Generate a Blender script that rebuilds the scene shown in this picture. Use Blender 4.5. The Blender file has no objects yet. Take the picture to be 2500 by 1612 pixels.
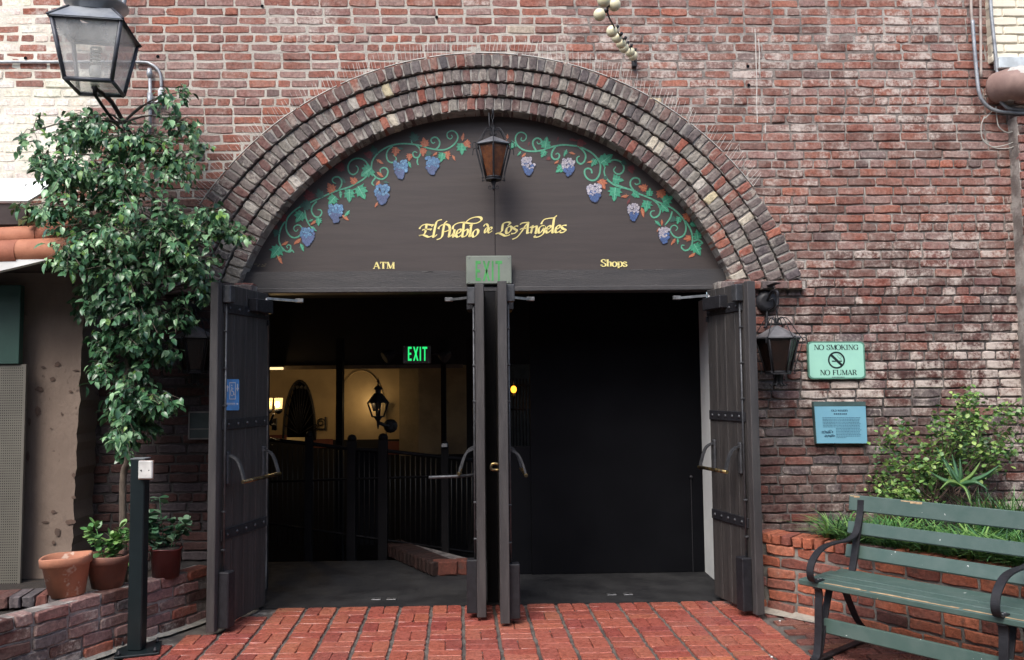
import bpy, bmesh, math, random
from mathutils import Vector, Matrix, noise

R = random.Random(11)
C = bpy.context.scene.collection
sc = bpy.context.scene
rad = math.radians

# ------------------------------------------------------------------ camera
F = 2030.0                                   # focal length in pixels of the 2500 px wide photograph
CAM = Vector((0.0, -6.19, 1.6))
d_y = Vector((-50 / F, 134 / F, 1.0)).normalized()          # world +Y seen from the camera (x right, y down, z forward)
d_x = Vector((1.0, -0.00854, 0.0253))
d_x = (d_x - d_y * d_x.dot(d_y)).normalized()
d_z = d_x.cross(d_y)
if d_z.y > 0: d_z = -d_z
# rows: world axes in camera coordinates -> camera axes in world coordinates
RIGHT = Vector((d_x.x, d_y.x, d_z.x)); DOWN = Vector((d_x.y, d_y.y, d_z.y)); FWD = Vector((d_x.z, d_y.z, d_z.z))
cam = bpy.data.objects.new('camera', bpy.data.cameras.new('camera')); C.objects.link(cam)
rot = Matrix((RIGHT, -DOWN, -FWD)).transposed()
cam.matrix_world = Matrix.Translation(CAM) @ rot.to_4x4()
cam.data.sensor_width = 36.0; cam.data.lens = F * 36.0 / 2500.0
cam.data.clip_start = 0.05; cam.data.clip_end = 500
sc.camera = cam

# ------------------------------------------------------------------ sky, sun, exposure
SUN_EL, SUN_AZ = rad(50), rad(-24)           # azimuth measured from -Y (behind the camera) towards -X
world = bpy.data.worlds.new('World'); sc.world = world; world.use_nodes = True
wn = world.node_tree; wn.nodes.clear()
sky = wn.nodes.new('ShaderNodeTexSky'); sky.sky_type = 'NISHITA'; sky.sun_disc = False
sky.sun_elevation = SUN_EL; sky.sun_rotation = rad(180) - SUN_AZ
sky.air_density = 1.0; sky.dust_density = 3.0; sky.ozone_density = 1.0
bg = wn.nodes.new('ShaderNodeBackground'); bg.inputs['Strength'].default_value = 0.15
wo = wn.nodes.new('ShaderNodeOutputWorld')
wn.links.new(sky.outputs[0], bg.inputs[0]); wn.links.new(bg.outputs[0], wo.inputs[0])
sl = bpy.data.lights.new('sun', 'SUN'); sl.energy = 1.5; sl.angle = rad(32); sl.color = (1.0, 0.985, 0.96)
so = bpy.data.objects.new('sun', sl); C.objects.link(so)
sdir = Vector((math.sin(SUN_AZ) * math.cos(SUN_EL), -math.cos(SUN_AZ) * math.cos(SUN_EL), math.sin(SUN_EL)))
so.rotation_euler = sdir.to_track_quat('Z', 'Y').to_euler()
sc.view_settings.view_transform = 'Standard'; sc.view_settings.look = 'None'
sc.view_settings.exposure = 1.0; sc.view_settings.gamma = 1.0; sc.view_settings.use_curve_mapping = False
sc.cycles.max_bounces = 6; sc.cycles.transparent_max_bounces = 12

# ------------------------------------------------------------------ pixel helpers (photograph pixels -> points in the place)
def ray(px, py):
    return (RIGHT * ((px - 1250) / F) + DOWN * ((py - 806) / F) + FWD)
def P(px, py, Y=0.0):
    d = ray(px, py); t = (Y - CAM.y) / d.y; return CAM + d * t
def G(px, py, z=0.0):
    d = ray(px, py); t = (z - CAM.z) / d.z; return CAM + d * t
def proj(v):
    q = Vector(v) - CAM; w = q.dot(FWD)
    return 1250 + F * q.dot(RIGHT) / w, 806 + F * q.dot(DOWN) / w, w

# ------------------------------------------------------------------ objects
def W(o):
    m = o.matrix_basis
    return (W(o.parent) @ o.matrix_parent_inverse @ m) if o.parent else m.copy()
def adopt(o, parent):
    if parent is not None:
        o.parent = parent; o.matrix_parent_inverse = W(parent).inverted()
    return o
def thing(name, label, cat, loc=(0, 0, 0), group=None):
    o = bpy.data.objects.new(name, None); C.objects.link(o); o.location = loc; o.empty_display_size = .1
    o['label'] = label; o['category'] = cat
    if group: o['group'] = group
    return o
def tag(o, label, cat, group=None):
    o['label'] = label; o['category'] = cat
    if group: o['group'] = group
    return o
def inst(name, mesh, parent=None, loc=(0, 0, 0), rot=None, scale=None, color=None):
    o = bpy.data.objects.new(name, mesh); C.objects.link(o)
    m = Matrix.Translation(loc)
    if rot is not None: m = m @ rot.to_4x4()
    if scale is not None: m = m @ Matrix.Diagonal((*scale, 1))
    o.matrix_basis = m
    if color is not None: o.color = color
    return adopt(o, parent)

class MB:
    """collects faces and links them as one mesh object"""
    def __init__(s): s.v = []; s.f = []; s.sm = []; s.mi = []; s.col = []; s.cur = 0; s.curcol = None
    def add(s, vs, fs, smooth=False):
        b = len(s.v); s.v += [tuple(v) for v in vs]
        if s.curcol is not None: s.col += [s.curcol] * len(vs)
        for f in fs:
            s.f.append(tuple(b + i for i in f)); s.sm.append(smooth); s.mi.append(s.cur)
        return s
    def box(s, c, size, rot=None, bev=0.0):
        hx, hy, hz = [k / 2 for k in size]; c = Vector(c)
        if bev <= 0:
            vs = [Vector((x, y, z)) for x in (-hx, hx) for y in (-hy, hy) for z in (-hz, hz)]
            fs = [(0, 1, 3, 2), (4, 6, 7, 5), (0, 4, 5, 1), (2, 3, 7, 6), (0, 2, 6, 4), (1, 5, 7, 3)]
        else:
            bm = bmesh.new(); bmesh.ops.create_cube(bm, size=1.0)
            for v in bm.verts: v.co = Vector((v.co.x * 2 * hx, v.co.y * 2 * hy, v.co.z * 2 * hz))
            bmesh.ops.bevel(bm, geom=bm.edges[:], offset=bev, segments=1, affect='EDGES')
            bm.verts.index_update(); vs = [v.co.copy() for v in bm.verts]; fs = [[v.index for v in f.verts] for f in bm.faces]; bm.free()
        if rot is not None: vs = [rot @ v for v in vs]
        return s.add([c + v for v in vs], fs)
    def bx(s, a, b, bev=0.0):
        a = Vector(a); b = Vector(b)
        return s.box((a + b) / 2, [abs(k) for k in (b - a)], None, bev)
    def frame_box(s, o, u, n, a, b, bev=0.0):
        """box between local corners a, b in the frame origin o, axes u, n, z"""
        a = Vector(a); b = Vector(b); rot = Matrix((u, n, Vector((0, 0, 1)))).transposed()
        c = (a + b) / 2; return s.box(Vector(o) + rot @ c, [abs(k) for k in (b - a)], rot, bev)
    def tube(s, pts, r, seg=8, cap=True):
        pts = [Vector(p) for p in pts]; n = len(pts)
        rr = r if isinstance(r, (list, tuple)) else [r] * n
        vs = []; prev = None
        for i, p in enumerate(pts):
            t = (pts[min(i + 1, n - 1)] - pts[max(i - 1, 0)])
            if t.length < 1e-9: t = Vector((0, 0, 1))
            t.normalize()
            if prev is None:
                a = Vector((0, 0, 1)) if abs(t.z) < .9 else Vector((1, 0, 0)); prev = t.cross(a).normalized()
            prev = (prev - t * prev.dot(t)).normalized(); q = t.cross(prev)
            for k in range(seg):
                an = 2 * math.pi * k / seg; vs.append(p + (prev * math.cos(an) + q * math.sin(an)) * rr[i])
        fs = []
        for i in range(n - 1):
            for k in range(seg):
                k2 = (k + 1) % seg; fs.append((i * seg + k, i * seg + k2, (i + 1) * seg + k2, (i + 1) * seg + k))
        s.add(vs, fs, True)
        if cap:
            b = len(s.v) - len(vs)
            s.f += [tuple(b + k for k in reversed(range(seg))), tuple(b + (n - 1) * seg + k for k in range(seg))]
            s.sm += [False, False]; s.mi += [s.cur, s.cur]
        return s
    def strap(s, pts, w, t, side):
        """flat bar along pts: width w along 'side', thickness t"""
        pts = [Vector(p) for p in pts]; side = Vector(side).normalized(); n = len(pts); vs = []
        for i, p in enumerate(pts):
            tg = (pts[min(i + 1, n - 1)] - pts[max(i - 1, 0)]).normalized()
            sd = (side - tg * side.dot(tg)).normalized(); up = tg.cross(sd).normalized()
            for a, b in ((-1, -1), (1, -1), (1, 1), (-1, 1)):
                vs.append(p + sd * a * w / 2 + up * b * t / 2)
        fs = [(i * 4 + k, i * 4 + (k + 1) % 4, i * 4 + 4 + (k + 1) % 4, i * 4 + 4 + k) for i in range(n - 1) for k in range(4)]
        fs += [(3, 2, 1, 0), tuple((n - 1) * 4 + k for k in range(4))]
        return s.add(vs, fs)
    def lathe(s, c, prof, seg=16, axis=None, smooth=True, rot0=0.0, caps=True):
        c = Vector(c); vs = []
        M3 = Matrix.Identity(3) if axis is None else Vector(axis).to_track_quat('Z', 'Y').to_matrix()
        for r, z in prof:
            for k in range(seg):
                a = rot0 + 2 * math.pi * k / seg; vs.append(c + M3 @ Vector((r * math.cos(a), r * math.sin(a), z)))
        fs = [(i * seg + k, i * seg + (k + 1) % seg, (i + 1) * seg + (k + 1) % seg, (i + 1) * seg + k)
              for i in range(len(prof) - 1) for k in range(seg)]
        s.add(vs, fs, smooth)
        if caps:
            b = len(s.v) - len(vs)
            s.f += [tuple(b + k for k in reversed(range(seg))), tuple(b + (len(prof) - 1) * seg + k for k in range(seg))]
            s.sm += [False, False]; s.mi += [s.cur, s.cur]
        return s
    def ball(s, c, r, seg=12, rings=8, sz=1.0):
        return s.lathe(c, [(max(1e-4, r * math.sin(math.pi * i / rings)), -r * sz * math.cos(math.pi * i / rings)) for i in range(rings + 1)], seg, caps=False)
    def poly(s, pts): return s.add(pts, [tuple(range(len(pts)))])
    def slab(s, pts, thick):
        """polygon pts extruded by vector thick"""
        n = len(pts); th = Vector(thick); a = [Vector(p) for p in pts]
        return s.add(a + [p + th for p in a], [tuple(range(n)), tuple(reversed(range(n, 2 * n)))] + [(i, i + n, (i + 1) % n + n, (i + 1) % n) for i in range(n)])
    def build(s, name, mat, parent=None, kind=None):
        me = bpy.data.meshes.new(name); me.from_pydata(s.v, [], s.f)
        for m in (mat if isinstance(mat, (list, tuple)) else [mat]): me.materials.append(m)
        me.polygons.foreach_set('use_smooth', s.sm); me.polygons.foreach_set('material_index', s.mi)
        if s.col:
            at = me.color_attributes.new('bcol', 'FLOAT_COLOR', 'POINT')
            at.data.foreach_set('color', [k for c in s.col for k in c])
        me.update()
        o = bpy.data.objects.new(name, me); C.objects.link(o)
        if kind: o['kind'] = kind
        return adopt(o, parent)

def smooth_path(pts, k=6, closed=False):
    pts = [Vector(p) for p in pts]; out = []; n = len(pts)
    for i in range(n - 1):
        p0 = pts[max(i - 1, 0)]; p1 = pts[i]; p2 = pts[i + 1]; p3 = pts[min(i + 2, n - 1)]
        for j in range(k):
            t = j / k
            out.append(0.5 * ((2 * p1) + (p2 - p0) * t + (2 * p0 - 5 * p1 + 4 * p2 - p3) * t * t + (3 * p1 - p0 - 3 * p2 + p3) * t ** 3))
    out.append(pts[-1]); return out

# ------------------------------------------------------------------ materials
def new_mat(name):
    m = bpy.data.materials.new(name); m.use_nodes = True; nt = m.node_tree
    return m, nt, nt.nodes['Principled BSDF']
def nd(nt, typ, ins=None, **attrs):
    n = nt.nodes.new(typ)
    for k, v in attrs.items(): setattr(n, k, v)
    for k, v in (ins or {}).items():
        if isinstance(v, bpy.types.NodeSocket): nt.links.new(v, n.inputs[k])
        else: n.inputs[k].default_value = v
    return n
def mixc(nt, fac, a, b, mode='MIX'):
    n = nt.nodes.new('ShaderNodeMix'); n.data_type = 'RGBA'; n.blend_type = mode
    for s, v in ((n.inputs[0], fac), (n.inputs[6], a), (n.inputs[7], b)):
        if isinstance(v, bpy.types.NodeSocket): nt.links.new(v, s)
        else: s.default_value = v if not isinstance(v, tuple) or len(v) == 4 else (*v, 1)
    return n.outputs[2]
def math_(nt, op, a, b=0.0, c=None):
    ins = {0: a, 1: b}
    if c is not None: ins[2] = c
    return nd(nt, 'ShaderNodeMath', ins, operation=op).outputs[0]
def ramp(nt, v, lo, hi, a=0.0, b=1.0):
    return nd(nt, 'ShaderNodeMapRange', {0: v, 1: lo, 2: hi, 3: a, 4: b}, interpolation_type='SMOOTHSTEP').outputs[0]
def pos(nt, scale=(1, 1, 1)):
    g = nt.nodes.new('ShaderNodeNewGeometry')
    return nd(nt, 'ShaderNodeMapping', {0: g.outputs['Position'], 3: scale}).outputs[0]
def ns(nt, vec, scale, detail=5, rough=.6):
    return nd(nt, 'ShaderNodeTexNoise', {'Vector': vec, 'Scale': scale, 'Detail': detail, 'Roughness': rough}).outputs[0]
def bump(nt, b, h, strength, dist=0.01):
    n = nd(nt, 'ShaderNodeBump', {'Height': h, 'Strength': strength, 'Distance': dist}); nt.links.new(n.outputs[0], b.inputs['Normal'])

def M(name, c1, c2=None, scale=10, rough=.6, rough2=None, metal=0.0, bmp=0.0, bscale=80, stretch=(1, 1, 1), spec=.5, lo=.35, hi=.65, c3=None, s3=60, t3=.62, bdist=.01, coat=0):
    m, nt, b = new_mat(name); v = pos(nt, stretch)
    n = ns(nt, v, scale)
    c2 = c2 or tuple(k * .7 for k in c1)
    f = ramp(nt, n, lo, hi)
    col = mixc(nt, f, c1, c2)
    if c3: col = mixc(nt, ramp(nt, ns(nt, v, s3, 3, .7), t3, t3 + .06), col, c3)
    nt.links.new(col, b.inputs['Base Color'])
    if rough2 is None: b.inputs['Roughness'].default_value = rough
    else: nt.links.new(ramp(nt, ns(nt, v, scale * 1.7), .35, .65, rough, rough2), b.inputs['Roughness'])
    b.inputs['Metallic'].default_value = metal; b.inputs['Specular IOR Level'].default_value = spec
    if coat: b.inputs['Coat Weight'].default_value = coat
    if bmp: bump(nt, b, ns(nt, v, bscale, 6, .65), bmp, bdist)
    return m

def brick_mat(name, src, effcol=(.53, .455, .405), rough=.85, gloss=0.0, dirt=(.05, .042, .038), es=7.0, bs=1.0, veil=.95):
    """src 'obj': colour and efflorescence from the object's colour; 'attr': from the mesh attribute"""
    m, nt, b = new_mat(name); v = pos(nt)
    if src == 'obj':
        n = nt.nodes.new('ShaderNodeObjectInfo'); col, al = n.outputs['Color'], n.outputs['Alpha']
    else:
        n = nt.nodes.new('ShaderNodeAttribute'); n.attribute_name = 'bcol'; col, al = n.outputs['Color'], n.outputs['Alpha']
    n1 = ns(nt, v, es, 7, .68); n2 = ns(nt, v, 42, 6, .7); n3 = ns(nt, v, 17, 4, .6)
    val = ramp(nt, n2, .3, .72, .62, 1.3)
    c = mixc(nt, 1.0, col, nd(nt, 'ShaderNodeCombineColor', {0: val, 1: val, 2: val}).outputs[0], 'MULTIPLY')
    c = mixc(nt, ramp(nt, n3, .56, .72, 0, .55), c, dirt)
    sp = math_(nt, 'ADD', n1, math_(nt, 'MULTIPLY', math_(nt, 'SUBTRACT', n2, .5), .75))
    c = mixc(nt, math_(nt, 'MULTIPLY', ramp(nt, math_(nt, 'ADD', n1, math_(nt, 'MULTIPLY', n2, .35)), .52, .86), math_(nt, 'MULTIPLY', al, veil)), c, tuple(k * .74 for k in effcol))
    thr = math_(nt, 'SUBTRACT', .84, math_(nt, 'MULTIPLY', al, .45))
    em = nd(nt, 'ShaderNodeMapRange', {0: math_(nt, 'SUBTRACT', sp, thr), 1: -.04, 2: .16, 3: 0.0, 4: .8}).outputs[0]
    c = mixc(nt, em, c, effcol)
    nt.links.new(c, b.inputs['Base Color'])
    nt.links.new(ramp(nt, n3, .35, .7, rough, rough - gloss), b.inputs['Roughness'])
    b.inputs['Specular IOR Level'].default_value = .35
    h = math_(nt, 'ADD', n2, math_(nt, 'MULTIPLY', ns(nt, v, 160, 4, .6), .4))
    bump(nt, b, h, .75 * bs, .008)
    return m

BRK_O = brick_mat('brick_fired', 'obj'); BRK_A = brick_mat('brick_fired_run', 'attr')
PNT_O = brick_mat('brick_painted', 'obj', effcol=(.42, .16, .1), es=5, bs=.6)
PAV_O = brick_mat('paver_wet', 'obj', effcol=(.47, .2, .15), rough=.40, gloss=.25, dirt=(.16, .045, .036), es=3.0, bs=.35)
PLT_O = brick_mat('planter_brick', 'obj', effcol=(.5, .44, .38), rough=.8, es=8, veil=.5)
MORTAR = M('mortar', (.52, .48, .42), (.38, .345, .30), 3.5, rough=.95, bmp=1.0, bscale=70, lo=.3, hi=.7, bdist=.012)
MORTAR_D = M('mortar_old', (.40, .365, .33), (.17, .145, .13), 6, rough=.95, bmp=1.0, bscale=60, lo=.35, hi=.6, bdist=.012)
MORTAR_K = M('mortar_shaded', (.05, .045, .043), (.022, .02, .02), 9, rough=.95, bmp=.8, bscale=60)  # lower left mortar, with the shade there put into its colour
MORTAR_C = M('mortar_cream', (.74, .70, .60), (.58, .54, .45), 6, rough=.9, bmp=.6, bscale=60)
MORTAR_A = M('mortar_arch', (.36, .335, .30), (.20, .185, .17), 9, rough=.95, bmp=.8, bscale=60)
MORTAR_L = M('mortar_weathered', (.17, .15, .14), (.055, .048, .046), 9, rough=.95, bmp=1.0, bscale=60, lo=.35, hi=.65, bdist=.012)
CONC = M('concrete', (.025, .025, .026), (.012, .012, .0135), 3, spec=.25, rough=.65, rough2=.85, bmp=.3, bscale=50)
PJOINT = M('paving_joint', (.13, .115, .10), (.06, .05, .045), 9, rough=.9, bmp=.8, bscale=90, c3=(.24, .22, .2), s3=7, t3=.62)
PANEL = M('painted_panel', (.054, .043, .040), (.046, .037, .035), 3, rough=.5, rough2=.62, bmp=.12, bscale=40, stretch=(.6, 1, 8), spec=.4)
LINTEL = M('painted_timber', (.046, .042, .042), (.032, .03, .031), 4, rough=.55, bmp=.3, bscale=45, stretch=(.5, 1, 6), c3=(.17, .165, .165), s3=45, t3=.7)
DOORW = M('door_timber', (.046, .041, .039), (.028, .0255, .025), 5, rough=.5, rough2=.7, bmp=.45, bscale=40, stretch=(5, 5, .35), c3=(.085, .082, .082), s3=30, t3=.66)
DOORE = M('door_edge', (.055, .051, .051), (.038, .035, .036), 6, rough=.55, bmp=.3, bscale=40, stretch=(4, 4, .5), c3=(.14, .13, .13), s3=55, t3=.7)
IRON = M('black_iron', (.011, .011, .0135), (.017, .017, .021), 30, rough=.45, rough2=.62, metal=.0, spec=.35, bmp=.2, bscale=150)
IRONG = M('grey_iron', (.085, .088, .095), (.05, .052, .058), 25, rough=.38, rough2=.55, metal=.5, bmp=.2, bscale=120)
STEEL = M('steel_bar', (.34, .34, .34), (.2, .2, .2), 30, rough=.35, metal=.8)
ZINC = M('zinc_pipe', (.36, .38, .4), (.24, .25, .27), 14, rough=.45, rough2=.65, metal=.55, bmp=.15, bscale=60)
BRASS = M('worn_brass', (.34, .25, .1), (.08, .062, .04), 22, rough=.35, metal=.85, lo=.4, hi=.6)
GOLD = M('gold_paint', (.82, .71, .29), (.74, .62, .23), 30, rough=.5)
WHITEP = M('white_paint', (.74, .74, .72), (.62, .62, .60), 6, rough=.5)
WJAMB = M('white_jamb', (.78, .80, .79), (.66, .68, .68), 3, rough=.7, bmp=.2, bscale=30)
BLACKP = M('black_paint', (.0042, .0045, .006), (.0032, .0034, .0047), 3, rough=.9, spec=.08)
DARKW = M('dark_timber', (.009, .008, .009), (.006, .006, .007), 6, rough=.7, spec=.15)
# ------------------------------------------------------------------ bricks
def brick_geo(L, D, H, rng, bev=.006, jit=.0025):
    """front face towards -Y, worn outline of ten points; 48 triangles"""
    hx, hz, hy = L / 2, H / 2, D / 2
    base = [(-hx, -hz), (-hx * .4, -hz), (hx * .25, -hz), (hx, -hz), (hx, 0), (hx, hz), (hx * .35, hz), (-hx * .3, hz), (-hx, hz), (-hx, hz * .05)]
    ring = [(x + rng.gauss(0, jit), z + rng.gauss(0, jit)) for x, z in base]
    for i in (0, 3, 5, 8):                     # rounded, sometimes chipped corners
        k = 1 - rng.choice((.012, .02, .02, .05)) ; ring[i] = (ring[i][0] * k, ring[i][1] * (1 - (1 - k) * 3))
    v = [(x * (1 - bev / hx * 1.2), -hy + rng.gauss(0, jit * .3), z * (1 - bev / hz)) for x, z in ring]
    v += [(x, -hy + bev * rng.uniform(.7, 1.5), z) for x, z in ring] + [(x, hy, z) for x, z in base]
    f = [tuple(range(10))]
    for a in (0, 10):
        f += [(a + i, a + 10 + i, a + 10 + (i + 1) % 10, a + (i + 1) % 10) for i in range(10)]
    return v, f
def brick_mesh(name, geo, mat):
    me = bpy.data.meshes.new(name); me.from_pydata(geo[0], [], geo[1]); me.materials.append(mat); me.update(); return me

RED = [(.255, .076, .050), (.225, .069, .047), (.275, .089, .056), (.2, .064, .046), (.235, .085, .060)]
ORANGE = [(.34, .10, .058), (.32, .105, .064)]
MAUVE = [(.26, .15, .135), (.225, .12, .11), (.21, .125, .115), (.27, .17, .15), (.23, .105, .092)]
BROWN = [(.125, .045, .035), (.10, .041, .034), (.145, .05, .038), (.085, .034, .029)]
BLUEG = [(.10, .08, .085), (.075, .065, .07), (.12, .10, .10)]
CREAM = [(.52, .46, .36), (.46, .42, .37), (.56, .48, .3)]
def pick(rng, table):
    x = rng.random() * sum(w for w, _ in table)
    for w, fam in table:
        x -= w
        if x <= 0: break
    c = rng.choice(fam); k = rng.uniform(.86, 1.14); return tuple(min(.8, q * k) for q in c)

# wall layout: courses fitted to the header rows of the photograph
zh0, zh5 = P(2100, 95).z, P(2100, 871).z
CP = (zh0 - zh5) / 35                           # course height
ACX, ACZ, R_OUT = -.043, 1.60, 2.505             # circle of the outer edge of the arch
ICX, ICZ, R_IN = -.029, 1.728, 1.955              # circle of its inner edge
Z_SPR = P(1189, 692).z
XL, XR = -1.80, 1.80                           # masonry opening below the springing
def opening_span(z):
    """x range taken by the arch and doorway at height z, for bricks of the wall face"""
    if z < Z_SPR: return XL + .03, XR - .02
    d = R_OUT - .05; dz = z - ACZ
    if abs(dz) >= d: return None
    w = math.sqrt(d * d - dz * dz); return ACX - w, ACX + w

wall = thing('brick_wall', 'weathered red brick facade of the old building, pierced by the large arched doorway', 'brick wall', (0, 0, 0))
rngw = random.Random(5)
STR_G = [brick_geo(.205, .1, CP - .0105, rngw, bev=.006, jit=.002) for _ in range(14)]
HDR_G = [brick_geo(.098, .1, CP - .0105, rngw, bev=.006, jit=.002) for _ in range(9)]
STR_M = [brick_mesh('stretcher', g, BRK_O) for g in STR_G]; HDR_M = [brick_mesh('header', g, BRK_O) for g in HDR_G]
STR_P = [brick_mesh('painted_stretcher', g, PNT_O) for g in STR_G[:6]]

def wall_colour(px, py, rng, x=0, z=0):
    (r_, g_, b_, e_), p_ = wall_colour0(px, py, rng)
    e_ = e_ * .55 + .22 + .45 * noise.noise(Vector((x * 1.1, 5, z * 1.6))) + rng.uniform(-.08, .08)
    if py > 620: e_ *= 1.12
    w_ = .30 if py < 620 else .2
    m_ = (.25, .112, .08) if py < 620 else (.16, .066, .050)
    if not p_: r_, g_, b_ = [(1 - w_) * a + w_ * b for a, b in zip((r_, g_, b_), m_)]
    if px < 560 and py > 620: e_ *= .10; r_ *= .38; g_ *= .4; b_ *= .45  # shade of tree and eave put into the lower left brick colour
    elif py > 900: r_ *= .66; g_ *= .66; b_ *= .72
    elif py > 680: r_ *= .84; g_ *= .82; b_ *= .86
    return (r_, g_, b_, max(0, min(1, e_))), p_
def wall_colour0(px, py, rng):
    """colour and lime bloom by the part of the facade, as the photograph has it"""
    if px < 226 and py < 440:                  # old cream paint, worn through to orange near the top
        if py > 205 or rng.random() < .35: return (*[k * rng.uniform(.95, 1.05) for k in (.80, .755, .65)], rng.uniform(.0, .25)), True
        return (*pick(rng, [(3, ORANGE), (2, RED)]), rng.uniform(.3, .6)), False
    if py < 330 and px < 1250: return (*pick(rng, [(5.5, RED), (.8, ORANGE), (5, MAUVE), (.25, BLUEG)]), rng.uniform(.05, .4)), False
    if px < 560 and py > 620: return (*pick(rng, [(2, BROWN), (1.4, BLUEG)]), rng.uniform(.0, .1)), False
    if px < 1250: return (*pick(rng, [(5, RED), (2.5, MAUVE), (.4, BLUEG), (2, BROWN)]), rng.uniform(.05, .35)), False
    if py < 330: return (*pick(rng, [(6, RED), (.7, ORANGE), (2.2, MAUVE), (.4, BLUEG), (.15, CREAM), (2, BROWN)]), rng.uniform(.2, .85)), False
    if py < 600: return (*pick(rng, [(5, RED), (.6, ORANGE), (2.2, MAUVE), (.4, BLUEG), (3, BROWN)]), rng.uniform(.15, .7)), False
    if py < 1000: return (*pick(rng, [(2.2, RED), (.7, MAUVE), (6, BROWN), (.4, BLUEG)]), rng.uniform(.25, 1.0) if px > 1900 else rng.uniform(.1, .5)), False
    return (*pick(rng, [(.6, RED), (5, BROWN), (1.3, BLUEG)]), rng.uniform(.1, .62)), False

def hidden(px, py):
    if 40 < px < 560 and 300 < py < 1100: return True
    if px < 660 and py > 690: return True
    if 1720 < px < 1860 and py > 690: return True
    if px > 1860 and py > 1290: return True
    return not (0 < px < 2500 and 0 < py < 1612)

placed = []
row_top = 8
for r in range(-8, 56):
    z = zh0 - r * CP
    if z < -.05: break
    header = r % 7 == 0
    L = .098 if header else .205; J = .0105
    x = -4.3 + rngw.uniform(0, .03) + ((L + J) * .5 if r % 2 else 0)
    span = opening_span(z)
    while x < 4.5:
        l = L * rngw.uniform(.97, 1.03)
        if not header and rngw.random() < .05: l = .098
        a, b = x, x + l; x = b + J * rngw.uniform(.7, 1.4)
        if span:
            if a >= span[0] and b <= span[1]: continue
            if a < span[0] < b: b = span[0]
            if a < span[1] < b: a = span[1]
            if b - a < .03: continue
        placed.append(((a + b) / 2, z + rngw.gauss(0, .0012), b - a, header))
cand = []
for i, (x, z, l, h) in enumerate(placed):
    px, py, w = proj((x, 0, z))
    hid = hidden(px, py)
    cand.append((hid, -(l * .06) / w ** 2 if not hid else w, i))
cand.sort(); single = {i for hid, _, i in cand[:300] if not hid}
run = MB(); paintrun = MB()
for i, (x, z, l, h) in enumerate(placed):
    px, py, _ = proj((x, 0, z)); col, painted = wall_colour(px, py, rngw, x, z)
    bank = HDR_G if l < .14 else STR_G; nom = .098 if l < .14 else .205
    k = rngw.randrange(len(bank)); proud = abs(rngw.gauss(0, .003))
    loc = Vector((x, .05 - proud, z)); rt = Matrix.Rotation(rngw.gauss(0, .006), 3, 'Y') @ Matrix.Rotation(rngw.gauss(0, .008), 3, 'Z'); s = (l / nom, 1, rngw.uniform(.96, 1.02))
    if i in single and not painted:
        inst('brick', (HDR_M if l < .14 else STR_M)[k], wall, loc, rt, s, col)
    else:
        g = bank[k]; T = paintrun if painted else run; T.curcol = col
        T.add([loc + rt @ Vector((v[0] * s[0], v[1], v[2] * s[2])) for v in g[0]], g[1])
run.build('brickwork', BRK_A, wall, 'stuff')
PNT_A = brick_mat('brick_painted_run', 'attr', effcol=(.55, .30, .2), es=6, bs=.6, dirt=(.62, .55, .43))
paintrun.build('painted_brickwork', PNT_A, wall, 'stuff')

def mortar_bed(x0, x1, z0, z1, skip=None, depth=lambda x, z: .007, step=.05):
    nx = max(2, int((x1 - x0) / step)); nz = max(2, int((z1 - z0) / step)); b = MB(); vs = []
    for j in range(nz + 1):
        for i in range(nx + 1):
            x = x0 + (x1 - x0) * i / nx; z = z0 + (z1 - z0) * j / nz
            vs.append((x, depth(x, z) + .004 * noise.noise(Vector((x * 9, 0, z * 9))), z))
    fs = []
    for j in range(nz):
        for i in range(nx):
            a = j * (nx + 1) + i
            if skip and skip(x0 + (x1 - x0) * (i + .5) / nx, z0 + (z1 - z0) * (j + .5) / nz): continue
            fs.append((a, a + 1, a + nx + 2, a + nx + 1))
    return b.add(vs, fs)
ZT = zh0 + 9 * CP
inside = lambda x, z: (x - ACX) ** 2 + (z - ACZ) ** 2 < (R_OUT - .16) ** 2
dp = lambda x, z: .0025 + .009 * max(0, min(1, (x * .5 - z + 3.0) / 1.8))
XC, ZC1 = P(219, 300).x, P(219, 215).z
mortar_bed(-4.4, .6, Z_SPR, ZT, lambda x, z: inside(x, z) or (x < XC - .05 and z > Z_SPR + .3), dp).build('mortar_bed', MORTAR, wall)
mortar_bed(-4.4, XC, Z_SPR + .25, ZT, None, lambda x, z: .001).build('mortar_bed', MORTAR_C, wall)
mortar_bed(.6, 4.6, Z_SPR, ZT, inside, dp).build('mortar_bed', MORTAR_D, wall)
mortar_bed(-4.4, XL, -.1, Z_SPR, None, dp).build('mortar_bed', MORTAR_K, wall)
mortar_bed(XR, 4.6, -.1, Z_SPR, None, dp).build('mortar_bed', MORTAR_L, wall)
core = MB()
core.bx((-4.4, .06, -.1), (XL - .01, .62, Z_SPR)); core.bx((XR + .02, .06, -.1), (4.6, .62, Z_SPR))
core.bx((-4.4, .06, Z_SPR + .001), (ICX - R_IN - .16, .62, 6.5)); core.bx((ICX + R_IN + .16, .06, Z_SPR + .001), (4.6, .62, 6.5))
core.bx((ICX - R_IN - .159, .10, ICZ + R_IN + .1), (ICX + R_IN + .159, .62, 6.5))
core.build('wall_core', MORTAR_D, wall)
for pts in ([(1843, 72), (1845, 110), (1846, 160), (1848, 200), (1847, 250), (1849, 300)], [(1852, 95), (1854, 130), (1853, 180)], [(1869, 300), (1868, 325)]):
    MB().strap([P(x, y, -.0035) for x, y in pts], .006, .004, (1, 0, 0)).build('lime_streak', M('lime', (.6, .57, .53), (.42, .38, .35), 40, rough=.9), wall)
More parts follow.
